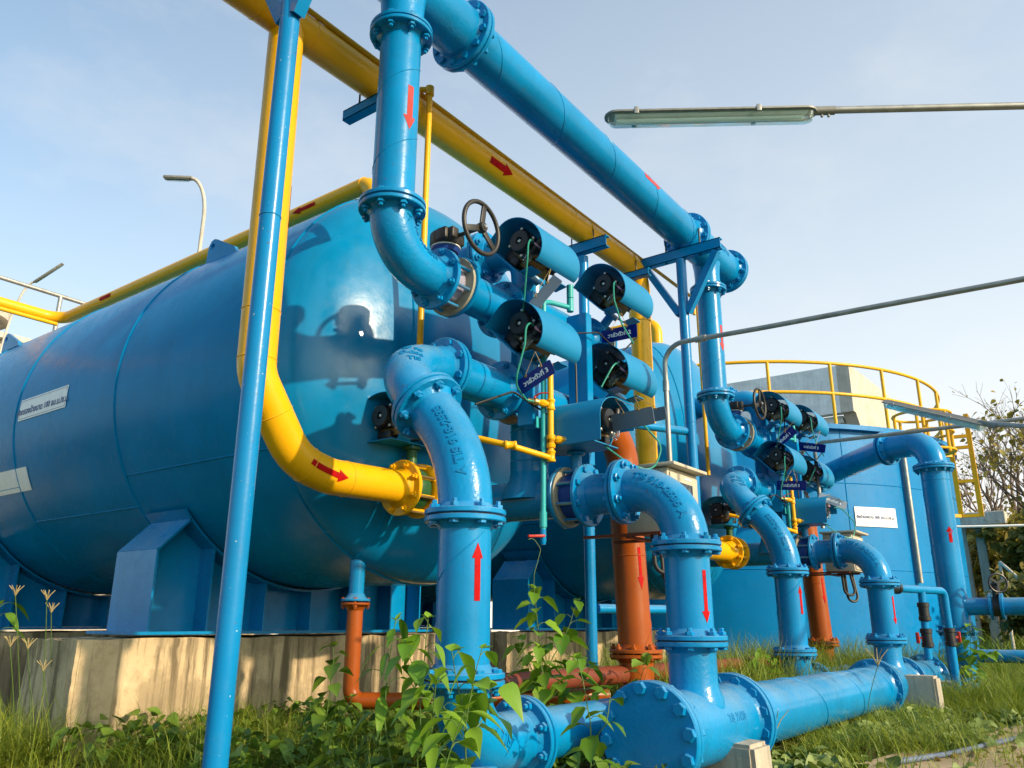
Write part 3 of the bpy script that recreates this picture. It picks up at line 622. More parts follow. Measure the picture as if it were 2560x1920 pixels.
# ------------------------------------------------------------------ filter tanks
def tank(c, R, dep, yend, W, first):
    xc, y0, zc = c
    t = thing('filter_tank', f'huge glossy blue horizontal {W} with domed end on two saddles', 'tank', (xc, y0, zc-R), 'blue filter tanks')
    b = B(); add_lathe(b, [(R, 0), (R, yend-y0), (R*.7, yend-y0+dep*.6), (0, yend-y0+dep)], (xc,y0,zc), Y, 96); emit('shell', b, 'tank', t)
    b = B(); prof = [(0, -dep)] + [(R*math.sin(PI/2*k/22), -dep*math.cos(PI/2*k/22)) for k in range(1, 23)]
    add_lathe(b, prof, (xc,y0,zc), Y, 96); emit('dome', b, 'dome', t)
    for yy in ([y0, y0+1.62, y0+3.15, y0+4.7] if first else [y0, y0+1.6, y0+3.2]):
        b = B(); add_torus(b, (xc,yy,zc), Y, R, .008, 96, 6); emit('weld_seam', b, 'tank', t)
    # chord seam on the dome and long seams on the shell
    b = B(); pts = []; xs = xc-R*.44
    for k in range(41):
        a = -1+2*k/40; zz = a*math.sqrt(R*R-(xs-xc)**2)*.995
        pts.append((xs, y0-dep*math.sqrt(max(0,1-((xs-xc)**2+zz*zz)/R/R))-.001, zc+zz))
    add_tube(b, Path(pts), .007, 6); emit('weld_seam', b, 'tank', t)
    for a0, ya, yb in ((-28, y0, y0+1.62), (-38, y0+1.62, y0+3.15), (-25, y0+3.15, y0+4.7)):
        a = math.radians(180-a0); b = B(); add_tube(b, Path([(xc+R*math.cos(a),ya,zc+R*math.sin(a)),(xc+R*math.cos(a),yb,zc+R*math.sin(a))]), .005, 6); emit('weld_seam', b, 'tank', t)
    # saddles
    zp = -.09; hw = 1.195*R/1.344
    for ys in (y0+1.085, y0+3.95):
        d = .47; b = B()
        def Pp(x, z): return (xc+x, z)
        arc = [Pp((R+.012)*math.sin(a), zc-(R+.012)*math.cos(a)) for a in [math.radians(-50+100*k/24) for k in range(25)]]
        # web, set back from the front edge
        web = [Pp(-hw+.02, zp+.02), Pp(-hw+.02, .40)] + [(xc-hw+.19, .585)] + arc[1:-1] + [(xc+hw-.19, .585), Pp(hw-.02, .40), Pp(hw-.02, zp+.02)]
        Mx = M(((1,0,0,0),(0,0,-1,ys+.17),(0,1,0,0),(0,0,0,1)))
        add_prism(b, [(p[0], p[1]) for p in web], .016, Mx); sd = emit('saddle', b, 'blue', t, smooth=False)
        for s in (-1, 1):
            b = B(); add_box(b, (xc+s*hw, ys+d/2, (.415+zp)/2), (.014, d, .415-zp))
            add_bar(b, (xc+s*hw, ys+d/2, .413), (xc+s*(hw-.205), ys+d/2, .618), d, .014, (0,0,1)); emit('end_plate', b, 'blue', sd, smooth=False)
        b = B(); n = len(arc); ax = [(p[0], ys+.0, p[1]) for p in arc]; ay = [(p[0], ys+d, p[1]) for p in arc]
        va = [b.verts.new(p) for p in ax]; vb = [b.verts.new(p) for p in ay]
        vc = [b.verts.new((xc+(p[0]-xc)*1.012, p[1], zc+(p[2]-zc)*1.012)) for p in ax]; vd = [b.verts.new((xc+(p[0]-xc)*1.012, p[1], zc+(p[2]-zc)*1.012)) for p in ay]
        for k in range(n-1):
            b.faces.new((va[k],va[k+1],vb[k+1],vb[k])); b.faces.new((vc[k+1],vc[k],vd[k],vd[k+1])); b.faces.new((va[k+1],va[k],vc[k],vc[k+1])); b.faces.new((vb[k],vb[k+1],vd[k+1],vd[k]))
        emit('wear_plate', b, 'blue', sd)
        for x in (-.78, -.35, .05, .45, .85):
            zt = zc-math.sqrt(R*R-x*x)-.02; b = B(); add_box(b, (xc+x, ys+.09, (zt+zp+.02)/2), (.014, .16, zt-zp-.02)); emit('rib', b, 'blue', sd, smooth=False)
        b = B(); add_box(b, (xc, ys+d/2+.0, zp+.010), (2*hw+.22, d+.10, .018)); emit('base_plate', b, 'blue', sd, smooth=False)
    for (lx, ly) in (((-.785, y0+1.38), (-.885, y0+4.68)) if first else ()):
        zz = zc+math.sqrt(R*R-lx*lx); b = B()
        pl = [(-.20,-.02),(-.17,.03),(.06,.15),(.10,.165),(.14,.155),(.165,.12),(.175,.07),(.18,-.02)]
        hole = [(.115+.026*math.cos(2*PI*k/14), .105+.026*math.sin(2*PI*k/14)) for k in range(14)]
        add_lug(b, pl, hole, .03, M(((0,0,-1,xc+lx),(1,0,0,ly),(0,1,0,zz),(0,0,0,1)))); emit('lifting_lug', b, 'blue', t, smooth=False)
    return t
def add_lug(b, outer, hole, th, mt):
    n = len(hole); ce = V((sum(h[0] for h in hole)/n, sum(h[1] for h in hole)/n))
    def cast(d):
        best = None
        for i in range(len(outer)):
            p = V(outer[i]); q = V(outer[(i+1)%len(outer)]); e = q-p; den = d.x*e.y-d.y*e.x
            if abs(den) < 1e-9: continue
            w = p-ce; tt = (w.x*e.y-w.y*e.x)/den; u = (w.x*d.y-w.y*d.x)/den
            if tt > 0 and -1e-6 <= u <= 1+1e-6 and (best is None or tt > best): best = tt
        return ce+d*best
    angs = sorted([(math.atan2(h[1]-ce.y, h[0]-ce.x)) for h in hole]+[math.atan2(o[1]-ce.y, o[0]-ce.x)+1e-4 for o in outer])
    rr = (V(hole[0])-ce).length; rows = []
    for z in (0, th):
        rows.append([(b.verts.new(mt @ V((*(ce+V((math.cos(a),math.sin(a)))*rr), z))), b.verts.new(mt @ V((*cast(V((math.cos(a),math.sin(a)))), z)))) for a in angs])
    m_ = len(angs)
    for i in range(m_):
        j = (i+1)%m_; a0, a1 = rows[0][i], rows[0][j]; c0, c1 = rows[1][i], rows[1][j]
        b.faces.new((a0[0],a1[0],a1[1],a0[1])); b.faces.new((c0[0],c0[1],c1[1],c1[0])); b.faces.new((a0[1],a1[1],c1[1],c0[1])); b.faces.new((a1[0],a0[0],c0[0],c1[0]))
T1 = tank((3.885, 3.655, 1.545), 1.325, .485, 9.9, 'near filter tank', True)
T2 = tank((8.20, 3.88, 1.66), 1.43, .52, 9.6, 'far filter tank', False)
# curved nameplates on tank 1
def cyl_plate(parent, xc, zc, R, ya, yb, za, zb, m, name, border=0):
    b = B(); n = 8; rows = []
    for k in range(n+1):
        z = za+(zb-za)*k/n; a = math.asin((z-zc)/R)
        rows.append([b.verts.new((xc-(R+.004)*math.cos(a), y, zc+(R+.004)*math.sin(a))) for y in (ya, yb)])
    for p, q in zip(rows, rows[1:]): b.faces.new((p[0], q[0], q[1], p[1]))
    return emit(name, b, m, parent)
np1 = cyl_plate(T1, 3.885, 1.545, 1.325, 5.97, 6.74, 1.475, 1.645, 'label', 'nameplate')
b = B(); fn = lambda x, y, z: V((3.885-(1.3305+z)*math.cos(math.asin((y-.005)/1.325)), 6.355-x, 1.545+y-.005)); add_text(b, fn, 'ถังกรองน้ำขนาด 100 ลบ.ม./ช.ม.', .066, .0003, .0018); emit('lettering', b, 'navy', np1)
b = B()
for (ya, yb, za, zb) in ((5.985,6.725,1.487,1.490),(5.985,6.725,1.630,1.633),(5.985,5.989,1.487,1.633),(6.721,6.725,1.487,1.633)):
    fn2 = lambda y, z: V((3.885-1.3303*math.cos(math.asin((z-1.545)/1.325)), y, z)); vs = [b.verts.new(fn2(y, z)) for y, z in ((ya,za),(yb,za),(yb,zb),(ya,zb))]; b.faces.new(vs)
emit('border_line', b, 'navy', np1)
cyl_plate(T1, 3.885, 1.545, 1.325, 6.62, 7.7, .95, 1.12, 'label', 'blank_plate')
# drain nozzle and thin orange drain under tank 1
t = thing('drain_pipe', 'thin orange drain pipe dropping from the flange under the near filter tank', 'pipe', (3.3,3.55,-.4), 'orange drain pipes')
tube_obj('nozzle', t, [(3.36,3.66,.36), (3.36,3.66,.12)], .045, 'blue', 20); flange(t, (3.36,3.66,.105), -Z, .085, .045, .016, n=0)
flange(t, (3.36,3.66,.10), Z, .085, .045, .016, 'org', n=4, off=0, L=.036, d=.014)
tube_obj('pipe', t, fillet([(3.36,3.66,.085), (3.36,3.66,-.44), (3.62,3.30,-.44), (4.6,2.7,-.44)], .07, 8), .046, 'org', 20)
# ------------------------------------------------------------------ pedestals
def rough_block(name, label, cat, c, size, m='conc', group=None, cuts=14, amp=.006, taper=0, parent=None):
    b = B(); r = bmesh.ops.create_cube(b, size=1); bmesh.ops.bevel(b, geom=list(b.edges), offset=.02/max(size), segments=2, affect='EDGES')
    bmesh.ops.transform(b, matrix=M.Diagonal((*size,1)), verts=b.verts)
    es = [e for e in b.edges if e.calc_length() > .15]
    bmesh.ops.subdivide_edges(b, edges=es, cuts=cuts, use_grid_fill=True)
    from mathutils import noise as NZ
    for v in b.verts:
        k = V(c)+v.co; d = NZ.noise_vector(k*6)*amp+NZ.noise_vector(k*25)*amp*.5
        if taper: f = 1+taper*(.5-v.co.z/size[2]); v.co.x *= f; v.co.y *= f
        v.co += d
    bmesh.ops.translate(b, vec=V(c), verts=b.verts)
    o = emit(name, b, m, None, sharp=50); tag(o, label, cat, group); return o
def ped(xc, hw, ys, lab):
    rough_block('concrete_pedestal', lab, 'pedestal', (xc, ys+.30, (-.11+G-.1)/2), (2*hw, .60, -.11-(G-.1)), 'conc', 'concrete tank pedestals', 22, .011)
ped(3.885, 1.60, 4.70, 'stained concrete pedestal with sunlit patch under the front saddle of the near tank')
ped(3.885, 1.64, 7.56, 'shaded concrete pedestal under the rear saddle of the near tank')
ped(8.20, 1.70, 4.92, 'weathered concrete pedestal under the front saddle of the far tank')
ped(8.20, 1.72, 7.8, 'shaded concrete pedestal under the rear saddle of the far tank')
# ------------------------------------------------------------------ overhead header
hz = 3.40; hr = .155; HR = .2225
t = thing('overhead_header', 'big blue pipe running overhead on posts above both filter sets', 'pipe', (4.5,2.7,hz), 'blue pipes of the filter sets')
A_, B_ = V((.6,2.65,hz)), V((7.55,2.755,hz+.02)); hd = (B_-A_).normalized()
def hp(x, dz=0): return A_+hd*((x-A_.x)/hd.x)+V((0,0,dz))
b_, p = tube_obj('pipe', t, [hp(3.10), hp(6.32)], hr, 'blue', 48, Z)
spiral(t, p, .12, p.len-.05, .72, hr, 0.4)
weld(t, p, .03, hr)
flange(t, hp(3.075), -hd, HR, hr, .028, n=12, L=.06, d=.026); flange(t, hp(6.335), hd, HR, hr, .028)
b = B(); s = 2.28; th = p.theta(s, V((0,-.95,.25))); arrow_on_path(b, p, 2.1, 2.38, th, hr, .05, .09); emit('flow_arrow', b, 'redfade', t)
for k, (xa, xb, xm, zz) in enumerate(((1.55, 3.06, 2.545, 3.062), (6.35, 7.28, 6.545+.24, 3.08))):
    tt = thing('pipe_tee', f'blue cast tee on the overhead header above the {("near","far")[k]} hanging riser', 'pipe tee', hp(xm), 'cast pipe tees')
    tube_obj('run', tt, [hp(xa), hp(xb)], hr*1.05, 'bluer', 48)
    flange(tt, hp(xb+.012), hd, HR, hr, .03, 'bluer', n=0 if k == 0 else 12, L=.06, d=.026, off=.0)
    if k: flange(tt, hp(xa-.012), -hd, HR, hr, .03, 'bluer', n=12, L=.06, d=.026)
    else: flange(tt, hp(xa), -hd, HR, hr, .03, 'bluer')
    xr, yr = (2.545, 2.67) if k == 0 else (2.545+OFF2.x, 2.67+OFF2.y)
    z_ = OFF2.z*k
    b = B(); add_lathe(b, [(.118,-.02),(.118,.12),(.122,.19),(.135,.27)], (xr,yr,3.07+z_), Z, 40); emit('branch', b, 'bluer', tt)
    flange(tt, (xr,yr,3.052+z_), -Z, .17, .11, .024, 'bluer')
    if k:
        q = Path([hp(xa), hp(xb)]); b = B(); th = q.theta(.5, V((-.2,-.9,.35)))
        for j, ln in enumerate(('TIS 918', '12" 8"')): text_on_path(b, q, .52, th+.3-.35*j, hr*1.05, ln, .06, 1, False, .003, .002)
        emit('cast_lettering', b, 'dim', tt)
        f = thing('blind_flange', 'round blue blind flange closing the far end of the overhead header', 'flange', hp(xb+.03), 'blind flanges')
        b = B(); add_lathe(b, [(0,0),(HR,0),(HR,.028),(0,.03)], hp(xb+.016), hd, 48); emit('disc', b, 'bluer', f)
# ------------------------------------------------------------------ posts carrying the overhead header
def post(x, y, top, lab, r=.0445, grp='blue pipe support posts'):
    t = thing('support_post', lab, 'post', (x,y,G), grp)
    b_, p = tube_obj('pole', t, [(x,y,G-.1), (x,y,top)], r, 'post', 32); weld(t, p, p.len*.62, r, 'post', .003)
    return t
def channel(parent, a, b2, h=.10, w=.05, up=Z, m='blue'):
    a = V(a); b2 = V(b2); d = (b2-a).normalized(); s = d.cross(up).normalized(); b = B()
    add_bar(b, a-s*(w/2-.004), b2-s*(w/2-.004), .008, h, up); add_bar(b, a+up*(h/2-.004), b2+up*(h/2-.004), w, .0085, up); add_bar(b, a-up*(h/2-.004), b2-up*(h/2-.004), w, .0085, up)
    return emit('cross_beam', b, m, parent, smooth=False)
def strut(parent, a, b2): 
    b = B(); add_bar(b, a, b2, .06, .06); return emit('strut', b, 'post', parent, smooth=False)
t = post(1.835, 2.665, 3.17, 'tall scuffed blue steel post standing in the left foreground')
zb_ = hz-hr-.052
channel(t, (1.835,2.30,zb_), (1.835,3.03,zb_), .10, .06)
for s in (1,-1): strut(t, V((1.835,2.665+s*.04,2.66)), V((1.835,2.665+s*.30,zb_-.06)))
t = post(6.22, 2.76, 3.14, 'blue steel post with triangular bracket under the far tee of the overhead header')
zb2 = zb_+.0; channel(t, (6.22,2.37,zb2), (6.22,3.15,zb2), .10, .06)
for s in (1,-1): strut(t, V((6.22,2.76+s*.04,2.62)), V((6.22,2.76+s*.34,zb2-.06)))
b = B(); 
for s in (1,-1): add_tube(b, Path([(6.22,2.735+s*(hr+.01),zb2-.06),(6.22,2.735+s*(hr+.01),hz)]), .008, 8)
emit('clamp_bolt', b, 'wheel', t)
# ------------------------------------------------------------------ yellow header
yh, zh, ry = 3.20, 3.16, .102
t = thing('yellow_header', 'long yellow air pipe running overhead behind the blue header', 'pipe', (3.5,yh,zh), 'yellow air pipes')
b_, p = tube_obj('pipe', t, fillet([(.9,yh,zh), (6.236,yh,zh), (6.236,yh,2.64)], .22, 10), ry, 'yel', 40, Z)
for x in (1.45, 2.0, 2.33, 5.0): weld(t, p, x-.9, ry, 'yel', .003)
b = B(); th = p.theta(3.2, V((0,-.9,-.35))); arrow_on_path(b, p, 2.98, 3.24, th, ry, .05, .095, .35); emit('flow_arrow', b, 'red', t)
tube_obj('thin_line', t, fillet([(2.2,yh-.085,zh+.085), (7.27,yh-.05,zh+.085), (7.36,yh-.05,zh+.085), (7.36,yh-.05,zh-.1)], .03, 5), .017, 'yel', 12)
b = B()
for q, (x, z) in enumerate(((6.0, 0),)): add_tube(b, Path([(2.4,yh-.062,zh+.094),(5.9,yh-.062,zh+.094)]), .010, 8)
emit('tray', b, 'yel', t)
xs_ = (2.83, 5.25, 5.99)
for i, (x, lab) in enumerate(zip(xs_, ('blue angle beam under the yellow header left of the hanging riser', 'blue post and beam under the yellow header in the middle', 'short blue beam under the bend of the yellow header'))):
    if i == 1:
        t = post(x, yh, zh-ry-.14, lab, .043)
    else: t = thing('pipe_bracket', lab, 'bracket', (x,yh,zh-.2), 'beams under the yellow header')
    channel(t, (x,yh-.24,zh-ry-.06), (x,yh+.22,zh-ry-.06), .10 if i == 1 else .07, .06)
    for s in (1,-1):
        b = B(); add_tube(b, Path([(x,yh+s*(ry+.006),zh-ry-.07),(x,yh+s*(ry+.006),zh-.02)]), .006, 8); emit('u_bolt', b, 'wheel', t)
    b = B(); pts = [(x, yh+(ry+.006)*math.cos(PI*k/16), zh-.02+(ry+.014)*math.sin(PI*k/16)) for k in range(17)]; add_tube(b, Path(pts), .006, 8); emit('u_bolt', b, 'yel', t)
    if i == 0:
        b = B(); add_bar(b, (x,yh-.215,zh-ry-.1), (x,yh-.215,2.4), .05, .05, (1,0,0)); add_bar(b, (x,yh-.215,2.42), (2.62,2.78,2.42), .05, .05); emit('leg', b, 'blue', t, smooth=False)
# braces between posts
for (a, c, lab) in (((5.30,3.17,1.53), (6.20,2.79,1.55), 'upper blue brace pipe between the two thin posts'), ((5.30,3.17,.09), (6.20,2.79,.09), 'lower blue brace pipe between the two thin posts')):
    t = thing('brace_pipe', lab, 'pipe', a, 'blue brace pipes'); tube_obj('pipe', t, [a, c], .034, 'blue', 20)
# yellow pipe on top of tank 1
t = thing('air_pipe', 'yellow pipe lying along the top of the near filter tank', 'pipe', (3.885,5,3.3), 'yellow air pipes')
b_, p = tube_obj('pipe', t, fillet([(3.885,4.28,2.8), (3.885,4.28,3.365), (3.885,9.53,3.365), (-1.5,9.53,3.365)], [.16,.22], 8), .068, 'yel', 28, X)
weld(t, p, .62, .070, 'yel', .003)
b = B(); th = p.theta(1.2, V((-1,-.5,-.2))); arrow_on_path(b, p, 1.15, 1.45, th, .070, .03, .06, .35); emit('flow_arrow', b, 'red', t)
b = B(); th = p.theta(4.6, V((-1,-.4,-.1))); arrow_on_path(b, p, 4.5, 4.75, th, .070, .04, .05, .2); emit('flow_arrow', b, 'red', t)
tube_obj('thin_line', t, [(3.80,9.44,3.27), (-1.5,9.44,3.27)], .024, 'yel', 12)
# matching pipe on tank 2
t = thing('air_pipe', 'yellow pipe with red arrow above the far filter tank behind sign 2', 'pipe', (6.9,5,2.2), 'yellow air pipes')
b_, p = tube_obj('pipe', t, fillet([(8.2,4.0,2.9), (8.2,4.0,3.43), (8.2,9.0,3.43)], .15, 8), .068, 'yel', 24, X)
b = B(); th = p.theta(1.3, V((-.9,-.5,0))); arrow_on_path(b, p, 1.0, 1.45, th, .068, .05, .08, .3); emit('flow_arrow', b, 'red', t)
# ------------------------------------------------------------------ bottom header
bz = -.460; br = .160
t = thing('bottom_header', 'big blue pipe lying along the ground on concrete blocks at the right', 'pipe', (6,1.72,bz), 'blue pipes of the filter sets')
A2, B2 = V((3.2,1.70,bz)), V((9.5,1.80,bz-.065)); gd = (B2-A2).normalized()
def gp(x): return A2+gd*((x-A2.x)/gd.x)
b_, p = tube_obj('pipe', t, [gp(4.16), gp(7.17)], br, 'blue', 48, Z)
flange(t, gp(4.145), -gd, HR, br, .03, n=12, L=.062, d=.028); flange(t, gp(7.185), gd, HR, br, .03, n=0)
spiral(t, p, .3, p.len-.1, .9, br, .2)
b_, p = tube_obj('pipe', t, [gp(8.24), gp(9.40)], br, 'blue', 48, Z); flange(t, gp(8.225), -gd, HR, br, .03, n=12, L=.062, d=.028); weld(t, p, .5, br); flange(t, gp(9.41), gd, HR, br, .03, n=12, L=.06, d=.026)
for k, (xa, xb, xr) in enumerate(((3.262, 4.12, 3.69), (7.21, 8.20, 3.63+OFF2.x))):
    tt = thing('pipe_tee', f'blue cast tee of the bottom header under the {("near","far")[k]} drop pipe', 'pipe tee', gp(xr), 'cast pipe tees')
    tube_obj('run', tt, [gp(xa), gp(xb)], br*1.05, 'bluer', 48); flange(tt, gp(xb+.012), gd, HR, br, .03, 'bluer'); flange(tt, gp(xa-.012), -gd, HR, br, .03, 'bluer', n=12 if k else 0, L=.062, d=.028, off=-.0)
    yy = 1.70+OFF2.y*k; z_ = OFF2.z*k; b = B(); add_lathe(b, [(.112,.375 if k == 0 else .385),(.112,.20),(.118,.165),(.135,.125),(.137,.08)], (gp(xr).x,yy,gp(xr).z), Z, 40); emit('branch', b, 'bluer', tt)
    flange(tt, (gp(xr).x,yy,(-.088 if k == 0 else -.138)+z_), Z, .17, .1095, .024, 'bluer')
    if k == 0:
        q = Path([gp(xa), gp(xb)], Z); th = q.theta(.5, V((0,-1,.28))); b = B()
        for j, ln in enumerate(("PVC  MTC", "RANGSIT 12\"")): text_on_path(b, q, .55, th, br*1.05-.001, ln if j else 'TIS  PN10', .05, 1, False, .003, .002) if j == 0 else None
        emit('cast_lettering', b, 'dim', tt)
f = thing('blind_flange', 'big round blue bolted plate closing the near end of the bottom header', 'flange', gp(3.24), 'blind flanges')
b = B(); add_lathe(b, [(0,0),(HR,0),(HR,.026),(HR-.006,.032),(.06,.032),(0,.033)], gp(3.248), -gd, 64); ds = emit('disc', b, 'bluer', f)
bolts_on(ds, gp(3.25), -gd, HR*.86, 12, .068, .03, 'bluer', .25)
for c, sz, lab in (((3.86,1.66,-.70), (.22,.40,.34), 'sunlit concrete block under the bottom header at the near tee'), ((7.72,1.60,-.66), (.17,.42,.48), 'grey concrete block under the far tee of the bottom header'), ((9.28,1.70,-.70), (.22,.42,.30), 'low concrete block near the end of the bottom header'),
                   ((9.9,1.45,-.66), (.14,.16,.36), 'small concrete stub beside the outlet riser'), ((2.66,2.13,-.84), (.62,.40,.42), 'pale concrete block under the foot elbow of the near riser'), ((4.35,2.42,-.60), (.22,.22,.32), 'small grey concrete block beside the orange drain')):
    rough_block('concrete_block', lab, 'block', c, sz, 'conc2', 'concrete support blocks', 5, .006, .06)
# drain header along the ground
t = thing('drain_header', 'red brown drain pipe lying along the ground behind the risers', 'pipe', (5,2.62,-.34), 'drain headers')
tube_obj('pipe', t, [(2.95,2.62,-.305), (9.3,2.72,-.36)], .055, 'brn', 28)
# ------------------------------------------------------------------ outlet line of the big tank
px3, py3 = 9.80, 1.515; r3 = .14
t = thing('outlet_riser', 'tall blue outlet pipe with red up arrow before the big tank', 'pipe', (px3,py3,G), 'blue pipes of the filter sets')
b_, p = tube_obj('pipe', t, [(px3,py3,G-.05), (px3,py3,1.62)], r3, 'blue', 40, -X); spiral(t, p, .5, 2.3, .62, r3, 2.0)
flange(t, (px3,py3,1.645), Z, .21, r3, .026, n=12, L=.056, d=.022, gasket=True)
flange(t, (px3,py3,-.07), Z, .2, r3, .026, 'beigeR' if False else 'blue', n=10, L=.056); weld(t, p, 2.30, r3)
b = B(); th = p.theta(1.5, V((-.8,-.6,0))); arrow_on_path(b, p, 1.62, 1.79, th, r3, .035, .075, .35); emit('flow_arrow', b, 'red', t)
t = thing('pipe_elbow', 'blue elbow on top of the tall outlet pipe in front of the big tank', 'pipe elbow', (px3,py3,1.9), 'cast pipe elbows')
e2 = V((10.05,1.98,1.97))
b_, p = tube_obj('elbow', t, fillet([(px3,py3,1.67), (px3,py3,1.95), e2], .27, 14), r3*1.02, 'bluer', 36, -X)
flange(t, (px3,py3,1.648), -Z, .21, r3, .026, 'bluer'); dd = (e2-V((px3,py3,1.95))).normalized(); flange(t, e2+dd*.02, dd, .2, r3, .026, 'bluer', n=10, L=.05)
t = thing('outlet_pipe', 'blue flanged pipe from the big tank wall to the top of the outlet riser', 'pipe', e2, 'blue pipes of the filter sets')
e3 = V((11.4,3.18,1.93)); b_, p = tube_obj('pipe', t, [e2+dd*.04, e3], r3, 'blue', 36); flange(t, e2+dd*.045, -dd, .2, r3, .026); flange(t, e3, (e3-e2), .2, r3, .026, n=10, L=.05)
tube_obj('nozzle', t, [e3, e3+(e3-e2)*.45], r3, 'blue', 36); flange(t, e3+(e3-e2).normalized()*.03, -(e3-e2), .2, r3, .026); weld(t, p, .9, r3)
t = thing('side_pipe', 'blue pipe with a black handwheel valve leaving the outlet riser to the right', 'pipe', (px3,1.2,.2), 'blue pipes of the filter sets')
zs = .165; b_, p = tube_obj('pipe', t, [(px3,py3-.1,zs), (px3+.25,-1.2,zs)], .088, 'blue', 32, -X); 
b = B(); th = p.theta(1.0, V((-1,0,.1))); arrow_on_path(b, p, .80, 1.02, th, .088, .025, .05, .35); emit('flow_arrow', b, 'redfade', t)
v = thing('handwheel_valve', 'small wafer valve with round black handwheel on the side pipe by the outlet riser', 'valve', (px3+.03,1.10,zs), 'handwheel valves')
vc = V((px3+.03,1.12,zs)); b = B()
for q in (-.05, .05): add_lathe(b, [(.08,-.012),(.135,-.012),(.135,.012),(.08,.012)], vc+Y*q, Y, 32, True)
emit('flange', b, 'blue', v); b = B(); add_lathe(b, [(0,-.03),(.10,-.03),(.10,.03),(0,.03)], vc, Y, 28); add_lathe(b, [(0,.08),(.03,.08),(.025,.17),(.05,.175),(.05,.23),(0,.23)], vc, Z, 16); emit('body', b, 'wheel', v)
b = B(); wc = vc+V((-.10,-.05,.23)); add_torus(b, wc, V((-.8,-.6,0)), .092, .010, 36, 8)
for k in range(3):
    a = 2*PI*k/3+.5; d = V((.6*math.cos(a),-.8*math.cos(a),math.sin(a))); add_bar(b, wc, wc+d*.09, .010, .022, d.cross(V((-.8,-.6,0))))
add_tube(b, Path([vc+V((0,0,.21)), wc]), .018, 10); emit('handwheel', b, 'black', v)
t = thing('ground_pipe', 'blue pipe lying low in the grass at the right edge', 'pipe', (11.4,1,-.4), 'blue pipes of the filter sets')
tube_obj('pipe', t, [(11.45,1.72,-.375), (11.75,-1.4,-.375)], .075, 'blue', 28)
# plastic bypass with ball valves
t = thing('plastic_bypass', 'blue plastic pipe loop with black unions and red taps beside the far drop pipe', 'pipe', (8.6,1.6,.3), 'plastic pipes')
rp = .036
b_, p = tube_obj('pipe', t, fillet([(8.04,1.76,.305), (9.0,1.46,.30), (9.0,1.46,-.75)], .07, 8), rp, 'blue', 20)
tube_obj('branch', t, [(8.60,1.585,.30), (8.60,1.60,-.32)], rp*.95, 'blue', 20)
for c, a, hnd in (((8.13,1.73,.305), V((.95,-.3,0)), 0), ((8.60,1.587,.10), Z, 0), ((8.60,1.592,-.135), Z, -1), ((9.0,1.46,-.13), Z, 1)):
    b = B(); k = 1.0; add_lathe(b, [(0,-.085),(.046,-.085),(.054,-.078),(.054,-.045),(.047,-.04),(.047,.04),(.054,.045),(.054,.078),(.046,.085),(0,.085)], c, a, 16); u = emit('union', b, 'black', t)
    if hnd: b = B(); add_bar(b, V(c)+V((.3*hnd,-.4*hnd,0))*.11, V(c)+V((.6*hnd,-.8*hnd,0))*.13, .10, .012, (0,0,1)) if False else add_box(b, V(c)+V((.6*hnd,-.8*hnd,0))*.085, (.03,.03,.10), None, .005); add_bar(b, c, V(c)+V((.6*hnd,-.8*hnd,0))*.08, .02, .02); emit('tap_handle', b, 'redknob', u)
    else: b = B(); add_box(b, V(c)+V((-.02,0,.06)), (.06,.03,.03), None, .004); emit('tap_handle', b, 'redknob', u) if c[0] < 8.3 else b.free()
# ------------------------------------------------------------------ big round tank
def pol(az, d, z=0): a = math.radians(az); return V((d*math.sin(a), d*math.cos(a), z))
BC = pol(68, 16); BR = 3.94; BT = 2.74
t = thing('water_tank', 'large round blue water tank standing behind the far pipework', 'tank', (BC.x, BC.y, G))
b = B(); add_lathe(b, [(BR,G-.1),(BR,BT),(BR+.10,BT),(BR+.10,BT+.07),(BR-.1,BT+.09),(0,BT+.45)], (BC.x,BC.y,0), Z, 128); emit('shell', b, 'tankb', t)
for z in (.72, 1.95): b = B(); add_torus(b, (BC.x,BC.y,z), Z, BR, .008, 128, 6); emit('weld_seam', b, 'tankb', t)
def wall_pt(az, z, off=0.0):
    d = V((math.sin(math.radians(az)), math.cos(math.radians(az)), 0)); k = d.dot(BC); q = BC.length_squared-(BR+off)**2
    return d*(k-math.sqrt(max(0, k*k-q)))+V((0,0,z))
for az, za, zb in ((73.5,.72,1.95),(75.9,.72,BT),(77.3,.0,.72),(79.3,.72,1.95)):
    b = B(); add_tube(b, Path([wall_pt(az,za), wall_pt(az,zb)]), .008, 6); emit('weld_seam', b, 'tank', t)
def wall_plate(par, az0, az1, z0, z1, off, m, name):
    b = B(); rows = []
    for k in range(9):
        az = az0+(az1-az0)*k/8; rows.append([b.verts.new(wall_pt(az, z, off)) for z in (z0, z1)])
    for p, q in zip(rows, rows[1:]): b.faces.new((p[0], q[0], q[1], p[1]))
    return emit(name, b, m, par)
npl = wall_plate(t, 76.28, 78.69, 1.33, 1.61, .012, 'label', 'nameplate')
w = (wall_pt(78.69,0)-wall_pt(76.28,0)).length; k_ = (78.69-76.28)/w
b = B(); fn = lambda x, y, z: wall_pt(77.48+x*k_, 1.465+y, .016+z); add_text(b, fn, 'ถังน้ำใสขนาด 300 ลบ.ม./ช.ม.', .060, .0004, .0012); emit('lettering', b, 'navy', npl)
for az in (79.6,):
    b = B(); pz = [wall_pt(az, .55, .05), wall_pt(az, BT-.1, .05)]; add_tube(b, Path(pz), .035 if az > 79 else .05, 10); emit('down_pipe' if az > 79 else 'stiffener', b, 'galv' if az > 79 else 'tank', t)
